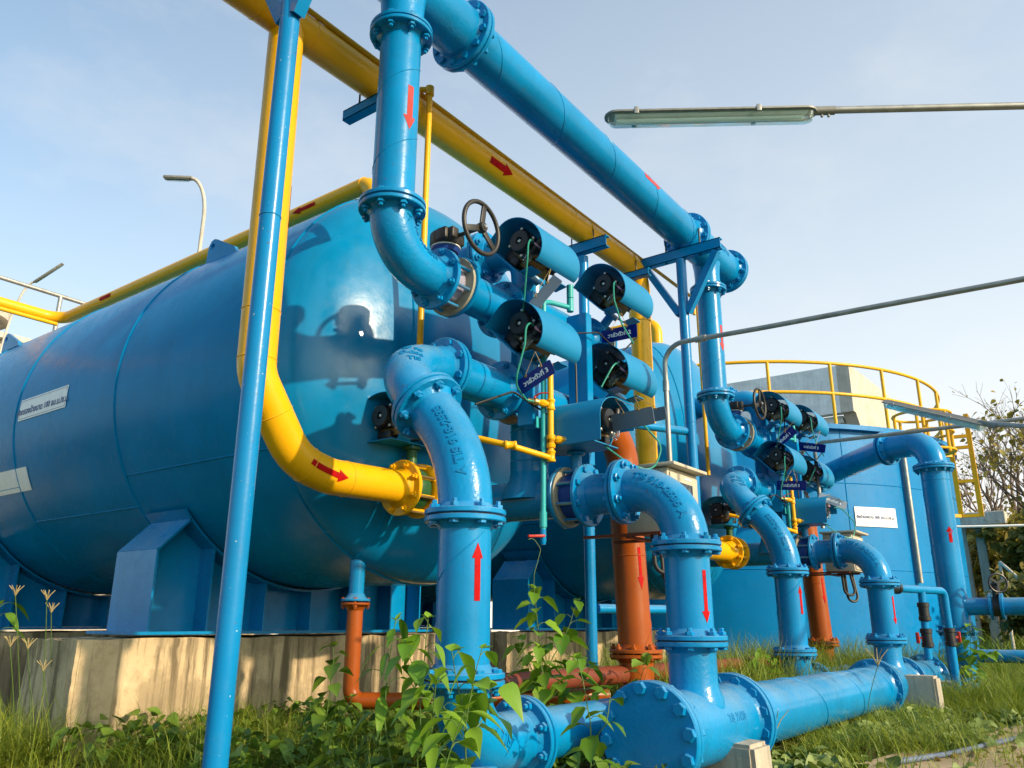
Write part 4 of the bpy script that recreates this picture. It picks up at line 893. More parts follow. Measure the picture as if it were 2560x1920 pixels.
# guard rail on its roof
t = thing('guard_rail', 'yellow curved guard rail round the roof of the big round tank', 'railing', (BC.x, BC.y, BT))
RR = BR-.05; ang = [math.radians(a) for a in range(-140, 46, 4)]
base = math.atan2(-BC.y, -BC.x)
def rl(a, z): return V((BC.x+RR*math.cos(a), BC.y+RR*math.sin(a), z))
a0 = base-math.radians(75); a1 = base+math.radians(98)
for z in (BT+.58, BT+1.06):
    b = B(); add_tube(b, Path([rl(a0+(a1-a0)*k/60, z) for k in range(61)]), .026, 10); emit('rail', b, 'yel', t)
for k in range(13):
    a = a0+(a1-a0)*k/12; b = B(); add_tube(b, Path([rl(a, BT+.02), rl(a, BT+1.06)]), .026, 10); emit('stanchion', b, 'yel', t)
# caged ladder on the right side
t = thing('caged_ladder', 'yellow ladder with hoops hanging down the right side of the big round tank', 'ladder', pol(83.3,14.6,1.6))
la = pol(82.9, 14.9); lb = pol(84.0, 14.6); fw_ = V((.0,-1,0)); z0, z1 = 1.62, BT+1.0
la = pol(82.35, 14.75); lb = pol(83.45, 14.75)
for q in (la, lb): b = B(); add_bar(b, q+V((0,0,z0)), q+V((0,0,BT+.55)), .07, .05, (1,0,0)); emit('stringer', b, 'yel', t)
nr = 9
for k in range(nr):
    z = z0+.02+(BT+.35-z0)*k/(nr-1)
    if k in (1,2,4,5): continue
    b = B(); add_bar(b, la+V((0,0,z)), lb+V((0,0,z)), .05, .05); emit('rung', b, 'yel', t)
for z in (z0+.02, z0+1.0):
    b = B(); add_bar(b, la+V((0,0,z)), la+V((-.35,.3,z)), .05, .05); emit('bracket', b, 'yel', t)
hc = (la+lb)/2+V((-.35,.30,0))
for z in (BT-.15, BT+.15, BT+.45):
    b = B(); add_torus(b, hc+V((-.35,.1,z)), Z, .42, .022, 28, 8); emit('hoop', b, 'yel', t)
for k in range(6):
    a = 2*PI*k/6; q = hc+V((-.35+.42*math.cos(a), .1+.42*math.sin(a), 0)); b = B(); add_tube(b, Path([q+V((0,0,BT-.2)), q+V((0,0,BT+.45))]), .024, 8); emit('upright', b, 'yel', t)
# ------------------------------------------------------------------ buildings
def prism_obj(name, parent, ring, z0, z1, m):
    b = B(); lo = [b.verts.new((x, y, z0)) for x, y in ring]; hi = [b.verts.new((x, y, z1)) for x, y in ring]; n = len(ring)
    b.faces.new(lo[::-1]); b.faces.new(hi)
    for i in range(n): b.faces.new((lo[i], lo[(i+1)%n], hi[(i+1)%n], hi[i]))
    bmesh.ops.recalc_face_normals(b, faces=b.faces); return emit(name, b, m, parent, smooth=False)
bc = pol(76.95, 24); t = thing('concrete_building', 'grey concrete building with overhanging roof block behind the big round tank', 'building', (bc.x, bc.y, G))
dA = V((1.0,-.03,0)); dB = V((-.03,1,0))
c2 = bc+dA*5.0; 
b = B(); z0, z1 = 5.75, 7.15
prof = [(0, z0+.0), (0, z1), (4.6, z1+.02), (9.4, 3.0), (9.4, G), (1.2, G), (1.2, 4.6), (.2, z0)]
add_prism(b, [(x, z) for x, z in prof], .35, M(((dA.x,0,dB.x,bc.x),(dA.y,0,dB.y,bc.y),(0,1,0,0),(0,0,0,1)))); emit('side_wall', b, 'wallc', t, smooth=False)
b = B()
for (y0, y1, za, zb2_) in ((.35, 14, z0, z1),): add_box(b, bc+dB*((y0+y1)/2)+dA*.15+V((0,0,(za+zb2_)/2)), (.3, y1-y0, zb2_-za), M((dA, dB, Z)).transposed())
emit('fascia', b, 'wallg', t, smooth=False)
b = B(); add_box(b, bc+dB*7.2+dA*1.9+V((0,0,z0-.12)), (3.2, 13.6, .2), M((dA, dB, Z)).transposed()); emit('soffit', b, 'wallg', t, smooth=False)
b = B(); add_box(b, bc+dB*7.2+dA*1.45+V((0,0,(z0+G)/2-.2)), (.2, 13.6, z0-G-.4), M((dA, dB, Z)).transposed()); emit('rear_wall', b, 'label', t, smooth=False)
b = B(); add_box(b, bc+dB*.55+dA*1.0+V((0,0,(z0+G)/2)), (.8, .4, z0-G), M((dA, dB, Z)).transposed()); emit('pillar', b, 'wallg', t, smooth=False)
for r_ in range(5):
    for c_ in range(6):
        b = B(); add_box(b, bc+dB*(1.3+c_*.62)+dA*1.33+V((0,0,5.25-r_*.36)), (.10,.50,.10), M((dA, dB, Z)).transposed()); emit('vent_slot', b, 'gasket', t, smooth=False)
t = thing('canopy', 'white concrete canopy on two posts below the yellow ladder', 'canopy', pol(84.2, 19, G))
cc = pol(83.3, 19, 2.0); b = B(); add_box(b, cc, (.9,1.0,.26), None, .02); emit('slab', b, 'wallc', t, smooth=False)
for q in (-.12,.20): b = B(); add_box(b, pol(82.85,19)+V((.0,q,.57)), (.16,.16,2.64)); emit('pillar', b, 'wallc', t, smooth=False)
t = thing('stair_rail', 'pale sloping handrail running down to the right behind the side pipe', 'railing', pol(84.5,17,G))
for dz in (0,-.28):
    b = B(); add_tube(b, Path([pol(84.0,17,1.05+dz), pol(87.6,16.4,-.2+dz)]), .03, 8); emit('rail', b, 'wallc', t)
for q in range(4):
    f_ = q/3; c0 = pol(84.0,17,1.05).lerp(pol(87.6,16.4,-.2), f_); b = B(); add_tube(b, Path([c0, V((c0.x,c0.y,G))]), .025, 8); emit('stanchion', b, 'wallc', t)
t = thing('white_building', 'distant cream building with a round roof turret at the left edge', 'building', (12.0,40,G))
b = B(); add_box(b, (9.5,42,5.2), (9.0,8,13.2)); add_box(b, (9.7,42,11.9), (9.8,8.8,.25)); emit('wall', b, 'wallc', t, smooth=False)
b = B(); add_lathe(b, [(1.75,11.6),(1.75,13.3),(2.1,13.3),(2.1,13.75),(1.6,14.0),(0,14.2)], (12.2,41,0), Z, 28); emit('turret', b, 'wallc', t)
for a in (-.25,.1,.5): b = B(); add_box(b, (12.2+1.76*math.sin(a-.5),41-1.76*math.cos(a-.5),12.7), (.45,.45,.6), M.Rotation(a-.5,3,'Z')); emit('window', b, 'glass', t, smooth=False)
for q, h in ((-.55,19.5),(.6,19.0)): b = B(); add_tube(b, Path([(12+q,41,14),(12+q,41,h)]), .05, 6); add_bar(b, (11.6+q,41,h-2.2), (12.5+q,41,h-2.2), .06,.06); emit('antenna', b, 'galv', t)
t = thing('handrail', 'pale pipe handrail on the platform beyond the near filter tank', 'railing', (3.0,12.6,3.0))
for k, (a, c) in enumerate((((1.0,12.6,4.86), (8.0,12.6,4.80)),)): b = B(); add_tube(b, Path([a, c]), .032, 10); emit('rail', b, 'galv', t)
for x in (2.3, 3.68, 5.06, 6.4): b = B(); add_tube(b, Path([(x,12.6,2.0),(x,12.6,4.82)]), .032, 10); emit('stanchion', b, 'galv', t)
t = thing('platform', 'concrete platform carrying the pale handrail behind the near filter tank', 'platform', (5,13.4,G))
b = B(); add_box(b, (5,14.5,.6), (9,4.2,2.8)); emit('wall', b, 'wallc', t, smooth=False)
t = thing('white_wall', 'low white wall seen through the gap beneath the filter tanks', 'wall', (14,15.2,G))
b = B(); add_box(b, (16,15.2,.0), (14,.2,1.7)); emit('panel', b, 'label', t, smooth=False)
# ------------------------------------------------------------------ lamps and conduits
def tube_lamp(a, c, arm, lab, w=.12, group='fluorescent lamps on long arms'):
    a = V(a); c = V(c); d = (c-a).normalized(); up = (Z-d*d.z).normalized(); s = d.cross(up); L = (c-a).length
    t = thing('fluorescent_lamp', lab, 'lamp', a, group); mt = M((d, s, up)).transposed().to_4x4(); mt.translation = a
    def half(z, hw, L0, L1, nrd=9):
        out = []
        for k in range(nrd): q = -PI/2+PI*k/(nrd-1); out.append((L1-hw+hw*math.cos(q), hw*math.sin(q), z))
        for k in range(nrd): q = PI/2+PI*k/(nrd-1); out.append((L0+hw+hw*math.cos(q), hw*math.sin(q), z))
        return out
    def loft(b, secs):
        R_ = [[b.verts.new(mt @ V(p)) for p in s_] for s_ in secs]; n = len(R_[0])
        for p, q in zip(R_, R_[1:]):
            for k in range(n): b.faces.new((p[k], p[(k+1)%n], q[(k+1)%n], q[k]))
        b.faces.new(R_[0][::-1]); b.faces.new(R_[-1])
    b = B(); loft(b, [half(.0, w/2+.012, -.012, L+.012), half(.012, w/2+.012, -.012, L+.012), half(.016, w/2-.006, .0, L), half(.036, w/2-.028, .02, L-.02), half(.042, w/2-.045, .04, L-.03)]); emit('housing', b, 'lampb', t)
    b = B(); loft(b, [half(-.054, w/2-.04, .05, L-.05), half(-.045, w/2-.018, .02, L-.02), half(-.002, w/2-.002, .005, L-.005)]); emit('cover', b, 'diff', t)
    b = B(); add_tube(b, Path([mt @ V((.06,.0,-.028)), mt @ V((L-.08,.0,-.028))]), .019, 14); emit('tube', b, 'tubeg', t)
    b = B(); add_box(b, mt @ V((L/2,0,-.003)), (L-.1,w-.03,.004), M((d, s, up)).transposed()); emit('reflector', b, 'label', t, smooth=False)
    for f in (.14, .72):
        for q in (-1, 1): b = B(); add_box(b, mt @ V((L*f, q*(w/2+.014), .004)), (.028,.008,.045), M((d, s, up)).transposed(), .002); emit('clip', b, 'galv', t)
    b = B(); add_tube(b, Path([mt @ V((L-.06,0,.020)), mt @ V((L+.12,0,.022))]), .027, 12)
    for q in (.04, .08): add_tube(b, Path([mt @ V((L+q,0,.0)), mt @ V((L+q,0,-.022))]), .008, 8)
    emit('socket', b, 'lampb', t)
    b = B(); add_tube(b, Path([mt @ V((L+.02,0,.024)), V(arm)]), .022, 12); emit('arm', b, 'galv', t)
    return t
tube_lamp((3.75,2.096,2.965), (4.463,1.053,2.965), (6.2,-1.6,2.95), 'long fluorescent lamp on a grey arm high above the header at the right')
tube_lamp((8.70,1.712,2.18), (8.0,.775,1.665), (6.4,-1.35,.92), 'tilted fluorescent lamp on a grey arm in front of the yellow guard rail', .085)
def conduit(pts, R, lab, r=.0125, m='galv'):
    t = thing('conduit', lab, 'conduit', pts[0], 'grey conduits'); tube_obj('pipe', t, fillet(pts, R, 8), r, m, 12); return t
t = conduit([(4.44,2.12,.90), (4.44,2.12,1.69), (4.44,1.5,1.668), (4.52,-1.6,1.62)], [.13,.5], 'grey conduit bending from the near control box out to the right', .0155)
for q, a in (((4.44,2.12,1.42), Z), ((4.44,1.87,1.681), Y)): b = B(); add_lathe(b, [(0,-.035),(.020,-.035),(.020,.035),(0,.035)], q, a, 12); emit('coupling', b, 'galv', t)
conduit([(8.6,2.43,.93), (8.6,2.43,1.825), (8.6,1.7,1.822), (8.55,-1.0,1.80)], [.10,.5], 'grey conduit bending from the far control box out to the right', .02)
conduit([wall_pt(81.0,BT+.02,.12), wall_pt(81.6,BT-.25,.12), wall_pt(81.75,1.42,.1), wall_pt(81.75,1.42,.1)+V((1.2,-4.5,-.06))], [.12,.1], 'thin pale conduit dropping from the big tank rim and turning right', .018, 'label')
# distant street lamps
def street_lamp(base, top, tip, lab, he=.8, tilt=.0, hl=.5):
    t = thing('street_lamp', lab, 'street lamp', base, 'distant street lamps'); base = V(base); top = V(top); tip = V(tip)
    h_ = top.z-tip.z+he; hv = V((tip.x-top.x, tip.y-top.y, 0)); st_ = top-V((0,0,he)); pts = [base, base.lerp(st_, .5)]
    pts += [st_+V((0,0,he))*math.sin(PI/2*k/12)+hv*(1-math.cos(PI/2*k/12)) for k in range(13)]
    tube_obj('pole', t, pts, .034, 'wallc', 12)
    d = hv.normalized()+V((0,0,tilt)); d.normalize(); tp = pts[-1]; b = B(); add_bar(b, tp-d*.03, tp+d*hl, .12, .055, Z, .02); emit('lamp_head', b, 'lampb', t)
    b = B(); add_bar(b, tp+d*.03+V((0,0,-.04)), tp+d*(hl-.04)+V((0,0,-.04)), .10, .025, Z, .01); emit('diffuser', b, 'diff', t)
street_lamp((7.42,12.9,G), (7.26,12.6,7.95), (7.05,12.85,8.03), 'curved street lamp pole rising behind the near filter tank')
street_lamp((8.95,27.2,G), (9.15,26.4,10.1), (9.55,25.8,10.75), 'leaning street lamp with tilted head behind the handrail at the left', 3.2, .75, 1.0)
# ------------------------------------------------------------------ ground, path, sky, light, camera
from mathutils import noise as NZ
b = B(); ring = [0]+[1.5*1.13**k for k in range(42)]; na = 72; rows = []
for r_ in ring[1:]:
    row = []
    for k in range(na):
        x, y = 4+r_*math.cos(2*PI*k/na), 2+r_*math.sin(2*PI*k/na); h = NZ.noise(V((x*.5,y*.5,0)))*.03+NZ.noise(V((x*2,y*2,3)))*.012
        if r_ > 60: h = 0
        row.append(b.verts.new((x, y, G+h)))
    rows.append(row)
c0 = b.verts.new((4,2,G))
for k in range(na): b.faces.new((c0, rows[0][k], rows[0][(k+1)%na]))
for p, q in zip(rows, rows[1:]):
    for k in range(na): b.faces.new((p[k], q[k], q[(k+1)%na], p[(k+1)%na]))
m, tt, bs, N_, L_ = nt('grassy soil'); pv = coords(tt); n1 = noise(tt, pv, 1.2, 6); n2 = noise(tt, pv, 18, 5)
col = mixc(tt, ramp(tt, n1, [(.42,(0,0,0)),(.6,(1,1,1))]), (.09,.085,.03), (.045,.075,.015)); col = mixc(tt, ramp(tt, n2, [(.4,(0,0,0)),(.7,(.6,)*3)]), col, (.02,.03,.008))
L_(col, bs.inputs['Base Color']); bs.inputs['Roughness'].default_value = .95; bump(tt, bs, n2, .6, .03); MT['soil'] = m
go = emit('ground', b, 'soil'); go['kind'] = 'structure'; go['label'] = 'weedy soil around the tanks and pipes'
b = B(); pl = [(4.6,1.30),(5.2,1.22),(6.0,1.0),(7.0,.86),(8.2,.45),(9,-.6),(9,-2),(6,-2),(4.8,.2)]
vs = [b.verts.new((x,y,G+.045)) for x, y in pl]; b.faces.new(vs)
MT['slab'] = concrete('sandy concrete path', (.44,.33,.20), .12); po = emit('path', b, 'slab', smooth=False); po['kind'] = 'structure'; po['label'] = 'sandy bare path in the lower right corner'
o = thing('water_hose', 'grey blue hose lying across the sandy path in the lower right corner', 'hose', (5,1,G)); tube_obj('pipe', o, fillet([(4.75,1.12,G+.065), (5.25,.95,G+.062), (6.2,.72,G+.065), (7.4,.2,G+.062)], .6, 6), .014, plain('grey blue hose', (.10,.13,.20), .5), 12)

w = bpy.data.worlds.new('World'); SC.world = w; w.use_nodes = True; t = w.node_tree
EL, AZ = math.radians(24), math.radians(177)
sky = t.nodes.new('ShaderNodeTexSky'); sky.sky_type = 'NISHITA'; sky.sun_disc = False; sky.sun_elevation = EL; sky.sun_rotation = AZ
sky.air_density = 1.0; sky.dust_density = 2.2; sky.ozone_density = 1.2; sky.altitude = 50
tc = t.nodes.new('ShaderNodeTexCoord'); mp = t.nodes.new('ShaderNodeMapping'); mp.inputs['Scale'].default_value = (1.6,1.6,3.0); t.links.new(tc.outputs['Generated'], mp.inputs['Vector'])
cn = noise(t, mp.outputs[0], 2.2, 7, .6); cf = ramp(t, cn, [(.50,(0,0,0)),(.78,(.40,)*3)])
hs = t.nodes.new('ShaderNodeHueSaturation'); t.links.new(sky.outputs[0], hs.inputs['Color']); hs.inputs['Saturation'].default_value = 1.1; hs.inputs['Value'].default_value = 1.25
tn = mixc(t, 1.0, hs.outputs[0], (.86,1.02,.97), 'MULTIPLY'); cl = mixc(t, cf, tn, (4.0,3.95,3.95))
# thin even milky haze over the whole sky
sep = t.nodes.new('ShaderNodeSeparateXYZ'); t.links.new(tc.outputs['Generated'], sep.inputs[0])
hzf = ramp(t, sep.outputs[2], [(.0,(.75,)*3),(.2,(.48,)*3),(.45,(.20,)*3),(.75,(.04,)*3)])
ad = t.nodes.new('ShaderNodeMath'); ad.operation = 'MULTIPLY_ADD'; t.links.new(sep.outputs[0], ad.inputs[0]); ad.inputs[1].default_value = .40; t.links.new(hzf, ad.inputs[2]); ad.use_clamp = True
cl = mixc(t, ad.outputs[0], cl, (4.65,4.85,4.92))
wm = ramp(t, sep.outputs[2], [(.0,(.8,)*3),(.30,(.0,)*3)]); cl = mixc(t, mixc(t, 1.0, wm, ramp(t, sep.outputs[0], [(.45,(0,0,0)),(.95,(1,1,1))]), 'MULTIPLY'), cl, (5.2,5.0,4.7))
bg = t.nodes['Background']; t.links.new(cl, bg.inputs[0]); bg.inputs[1].default_value = .15
sd = bpy.data.lights.new('Sun', 'SUN'); sd.energy = 3.9; sd.angle = math.radians(1.2); sd.color = (1,.80,.54)
so = bpy.data.objects.new('Sun', sd); COL.objects.link(so)
S_ = V((math.sin(AZ)*math.cos(EL), math.cos(AZ)*math.cos(EL), math.sin(EL))); so.rotation_euler = S_.to_track_quat('Z', 'Y').to_euler()
cd = bpy.data.cameras.new('Camera'); cam = bpy.data.objects.new('Camera', cd); COL.objects.link(cam)
yaw, pit, rol = math.radians(53.147), math.radians(16.478), math.radians(.272)
fw = V((math.sin(yaw)*math.cos(pit), math.cos(yaw)*math.cos(pit), math.sin(pit))); rt = V((math.cos(yaw),-math.sin(yaw),0)); up = rt.cross(fw)
r2 = rt*math.cos(rol)+up*math.sin(rol); u2 = up*math.cos(rol)-rt*math.sin(rol)
mt = M((r2, u2, -fw)).transposed().to_4x4(); cam.matrix_world = mt
cd.sensor_width = 36; cd.lens = 2002.3/2560*36; cd.clip_end = 2000; cd.clip_start = .05; SC.camera = cam
SC.view_settings.view_transform = 'Standard'; SC.view_settings.look = 'None'; SC.view_settings.exposure = 0.5; SC.view_settings.gamma = 1
# ------------------------------------------------------------------ leaves, weeds, grass, trees
def np_mesh(name, verts, faces, tone, m, parent=None, smooth=True):
    me = bpy.data.meshes.new(name); nf, k = faces.shape
    me.vertices.add(len(verts)); me.vertices.foreach_set('co', verts.astype(np.float32).ravel())
    me.loops.add(nf*k); me.loops.foreach_set('vertex_index', faces.astype(np.int32).ravel())
    me.polygons.add(nf); me.polygons.foreach_set('loop_start', np.arange(0, nf*k, k, dtype=np.int32))
    at = me.attributes.new('tone', 'FLOAT', 'POINT'); at.data.foreach_set('value', tone.astype(np.float32))
    if smooth: me.polygons.foreach_set('use_smooth', np.ones(nf, dtype=bool))
    me.update(calc_edges=True); me.materials.append(MT[m])
    o = bpy.data.objects.new(name, me); COL.objects.link(o)
    if parent is not None: o.parent = parent
    return o
def leaf_template(shape='heart', rows=7):
    us = np.linspace(0, 1, rows)
    if shape == 'heart': w = np.array([.10,.44,.50,.42,.29,.14,.0])
    elif shape == 'ovate': w = np.array([.03,.24,.36,.36,.27,.13,.0])
    elif shape == 'serrate': w = np.array([.05,.34,.36,.40,.26,.18,.0])
    else: w = np.array([.02,.14,.20,.20,.16,.09,.0])
    P = []; 
    for u, h in zip(us, w):
        for v in (-1, -.5, 0, .5, 1): P.append((u, v*h, abs(v)*h*.28))
    F = []
    for r in range(rows-1):
        for c in range(4): a = r*5+c; F.append((a, a+1, a+6, a+5))
    return np.array(P), np.array(F)
TPL = {k: leaf_template(k) for k in ('heart', 'ovate', 'serrate', 'lance')}
def leaves(name, items, m, parent=None, shape='ovate'):
    """items: rows of (px,py,pz, az, pitch, roll, length, droop, tone)"""
    I = np.array(items, float); T, F = TPL[shape]; n = len(I); k = len(T)
    az, pi_, ro, L, dr = I[:,3], I[:,4], I[:,5], I[:,6], I[:,7]
    d = np.stack([np.cos(pi_)*np.cos(az), np.cos(pi_)*np.sin(az), np.sin(pi_)], 1)
    s = np.stack([-np.sin(az), np.cos(az), np.zeros(n)], 1); u = np.cross(d, s)
    s2 = s*np.cos(ro)[:,None]+u*np.sin(ro)[:,None]; u2 = u*np.cos(ro)[:,None]-s*np.sin(ro)[:,None]
    Vv = (I[:,None,:3] + d[:,None]*(T[None,:,0]*L[:,None])[...,None] + s2[:,None]*(T[None,:,1]*L[:,None])[...,None]
          + u2[:,None]*((T[None,:,2]-.12*T[None,:,0])*L[:,None])[...,None])
    Vv[...,2] -= dr[:,None]*L[:,None]*T[None,:,0]**2
    off = V(root_of(parent).location) if parent is not None else V((0,0,0))
    Vv = Vv.reshape(-1,3)-np.array(off)
    Ff = (F[None]+ (np.arange(n)*k)[:,None,None]).reshape(-1,4)
    return np_mesh(name, Vv, Ff, np.repeat(I[:,8], k), m, parent)
R_ = lambda a, b: random.uniform(a, b)
def weed(name, lab, root, tip, nl, L0, L1, shape='ovate', m='leaf', bend=.06, branches=(), cat='weed', group='weeds among the pipes', start=.15, tone=(.2,1), droop=.35, r=.004, spread=1.0, tendril=None):
    root = V(root); tip = V(tip); root.z = G
    t = thing(name, lab, cat, root, group); items = []
    b = B()
    def axis(a, c, n, l0, l1, st, rr):
        side = V((R_(-1,1), R_(-1,1), 0))*bend; pts = [a.lerp(c, k/8)+side*math.sin(PI*k/8)+V((R_(-1,1),R_(-1,1),0))*.004 for k in range(9)]
        add_tube(b, Path(pts), rr, 6, True, lambda f: 1-.6*f); P_ = Path(pts); a0 = R_(0, 6.28)
        for k in range(n):
            f = st+(1-st)*(k+.5)/n; c0 = P_.fr(f*P_.len)[0]; L = l0+(l1-l0)*f; az = a0+(k//2)*1.57+(k%2)*PI+R_(-.35,.35)
            pet = V((math.cos(az), math.sin(az), .5))*L*.45*spread*R_(.6,1.2); e = c0+pet; add_tube(b, Path([c0, c0+pet*.5+V((0,0,.08*L)), e]), rr*.42, 5)
            items.append((*e, az+R_(-.3,.3), R_(-.55,.25), R_(-.5,.5), L*R_(.8,1.2), droop*R_(.4,1.3), min(1, max(0, R_(*tone)*(.45+.65*f)))))
        for q in range(4): items.append((*pts[-1], R_(0,6.28), R_(.2,1.0), 0, l1*R_(.4,.7), .1, R_(.75,1)))
        return P_
    P_ = axis(root, tip, nl, L0, L1, start, r)
    for f, dx, n in branches:
        c0 = P_.fr(f*P_.len)[0]; axis(c0, c0+V(dx), n, L0*.8, L1, .3, r*.7)
    if tendril: add_tube(b, Path(fillet([tip]+[V(q) for q in tendril], .03, 5)), .0016, 5)
    emit('stem', b, 'stem', t); leaves('leaves', items, m, t, shape); return t
weed('leafy_weed', 'tall bright green weed with a tendril right of the up-arrow riser', (3.54,2.38,0), (3.28,2.32,.15), 30, .145, .07, 'serrate', bend=.05, branches=((.55,(.10,-.14,.34),8),(.45,(-.12,.08,.26),8),(.35,(.16,-.16,.22),8)), start=.2, tendril=[(3.27,2.31,.22),(3.30,2.29,.34),(3.27,2.32,.40),(3.25,2.33,.385)])
weed('leafy_weed', 'bushy green weed low between riser and thin steel post', (3.42,2.36,0), (3.30,2.30,-.12), 22, .15, .08, 'serrate', bend=.05, branches=((.6,(.12,-.1,.2),6),))
weed('leafy_weed', 'serrated weed in front of the low pipe left of the blind plate', (2.90,1.82,0), (2.778,1.758,-.14), 12, .10, .07, 'serrate', branches=((.5,(.06,-.05,.2),4),), start=.35)
weed('vine', 'heart leaved vine climbing in front of the foot elbow', (2.313,1.966,0), (2.197,1.902,-.10), 9, .155, .085, 'heart', start=.3, droop=.7, tone=(.1,.7), cat='vine', branches=((.55,(.10,-.03,.16),4),))
weed('vine', 'thin vine with drooping leaves before the up-arrow riser flange', (2.339,1.854,0), (2.215,1.783,-.09), 9, .11, .07, 'ovate', start=.35, droop=.6, cat='vine', tone=(.3,1), branches=((.6,(-.12,.06,.12),4),))
weed('leafy_weed', 'lance leaved weed in the middle foreground', (2.144,1.93,0), (2.063,1.853,-.20), 9, .12, .09, 'lance', start=.3, droop=.5)
weed('leafy_weed', 'pale young weed at the bottom edge before the foot elbow', (2.133,1.774,0), (2.08,1.731,-.27), 10, .115, .09, 'ovate', start=.3, droop=.4, tone=(.5,1))
weed('leafy_weed', 'upright weed with long leaves beside the thin orange drain', (2.431,2.26,0), (2.313,2.121,.01), 14, .13, .075, 'ovate', start=.45, droop=.75, tone=(.2,.9), branches=((.7,(-.04,.06,.14),6),))
weed('leafy_weed', 'slender weed with drooping leaves left of the up-arrow riser', (2.497,2.346,0), (2.322,2.297,0), 12, .14, .08, 'lance', start=.5, droop=.85, tone=(.15,.8))
weed('vine', 'dark vine climbing up beside the concrete pedestal', (2.851,3.298,0), (2.767,3.148,-.12), 20, .13, .06, 'heart', 'leafd', start=.1, droop=.5, cat='vine', tone=(.2,.9), branches=((.4,(-.1,.1,.12),5),))
weed('vine', 'short dark vine at the foot of the pedestal right of the steel post', (2.654,3.035,0), (2.658,2.871,-.33), 14, .10, .06, 'heart', 'leafd', start=.1, cat='vine')
weed('vine', 'lower dark vine creeping under the thin orange drain', (2.95,2.9,0), (2.85,2.75,-.38), 16, .11, .07, 'heart', 'leafd', start=.1, cat='vine')
weed('leafy_weed', 'green shoot reaching into the left edge of the view', (2.317,5.365,0), (2.05,5.20,.07), 6, .17, .14, 'lance', start=.8, droop=.5, tone=(.2,.6))
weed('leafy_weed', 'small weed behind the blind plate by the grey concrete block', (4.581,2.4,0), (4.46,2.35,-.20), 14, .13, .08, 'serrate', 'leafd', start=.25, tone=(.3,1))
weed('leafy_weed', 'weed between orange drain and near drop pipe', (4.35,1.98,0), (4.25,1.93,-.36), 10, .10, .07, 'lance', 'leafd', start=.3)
weed('fern_weed', 'feathery weed around the foot of the far up-arrow riser', (6.412,2.49,0), (6.381,2.379,-.22), 34, .17, .09, 'lance', start=.25, tone=(.4,1), branches=((.5,(.25,-.1,.2),12),(.45,(-.3,.1,.15),12)))
weed('fern_weed', 'feathery weed between far riser and far orange drain', (6.991,2.394,0), (6.898,2.373,-.2), 30, .16, .09, 'lance', start=.25, tone=(.3,1), branches=((.5,(.2,-.12,.18),10),))
weed('vine', 'leafy vine wrapping the foot of the tall outlet riser', (9.45,1.42,0), (9.62,1.36,-.02), 34, .15, .08, 'ovate', start=.1, cat='vine', tone=(.3,.9), branches=((.5,(.2,-.2,.1),10),(.3,(-.3,0,.1),10)))
# finger grass seed heads at the left edge
def finger_grass(lab, root, tip, n=7, L=.07):
    root = V(root); tip = V(tip); root.z = G; t = thing('finger_grass', lab, 'grass stalk', root, 'finger grass stalks at the left edge')
    pts = [root.lerp(tip, k/8)+V((.02,.03,0))*math.sin(PI*k/8) for k in range(9)]; b = B(); add_tube(b, Path(pts), .0022, 6); emit('stalk', b, 'stem', t)
    b = B()
    for k in range(n):
        a = 2*PI*k/n+R_(-.2,.2); d = V((math.cos(a)*.55, math.sin(a)*.55, 1)).normalized(); q = [tip, tip+d*L*.5, tip+d*L+V((d.x,d.y,-.1))*L*.25]; add_tube(b, Path(q), .0035, 5, True, lambda f: 1-.5*f)
    emit('seed_head', b, 'dry', t)
for a in (((2.2,4.957,0),(1.96,4.789,.12),'tall finger grass with pink seed head at far left'), ((2.309,4.995,0),(2.115,4.766,.10),'tall leaning finger grass before the dark saddle'), ((2.393,5.067,0),(2.195,4.869,.035),'shorter finger grass before the rear pedestal'),
          ((2.132,4.865,0),(1.963,4.752,-.14),'pale spread finger grass at the left edge'), ((2.183,4.797,0),(2.021,4.68,-.15),'pale finger grass beside the pedestal corner'), ((2.25,4.7,0),(2.08,4.6,-.26),'low finger grass at the pedestal corner')):
    finger_grass(a[2], a[0], a[1], 9 if 'pale' in a[2] else 7, .06)
for a in (((4.355,1.671,0),(4.25,1.66,-.50),'dry pale grass stalk beside the near concrete block'), ((4.40,1.60,0),(4.33,1.56,-.53),'dry seeded grass stalk in front of the bottom header'), ((5.781,1.50,0),(5.70,1.36,-.26),'tall green grass stalk leaning over the bottom header')):
    t = finger_grass(a[2], a[0], a[1], 5, .12)
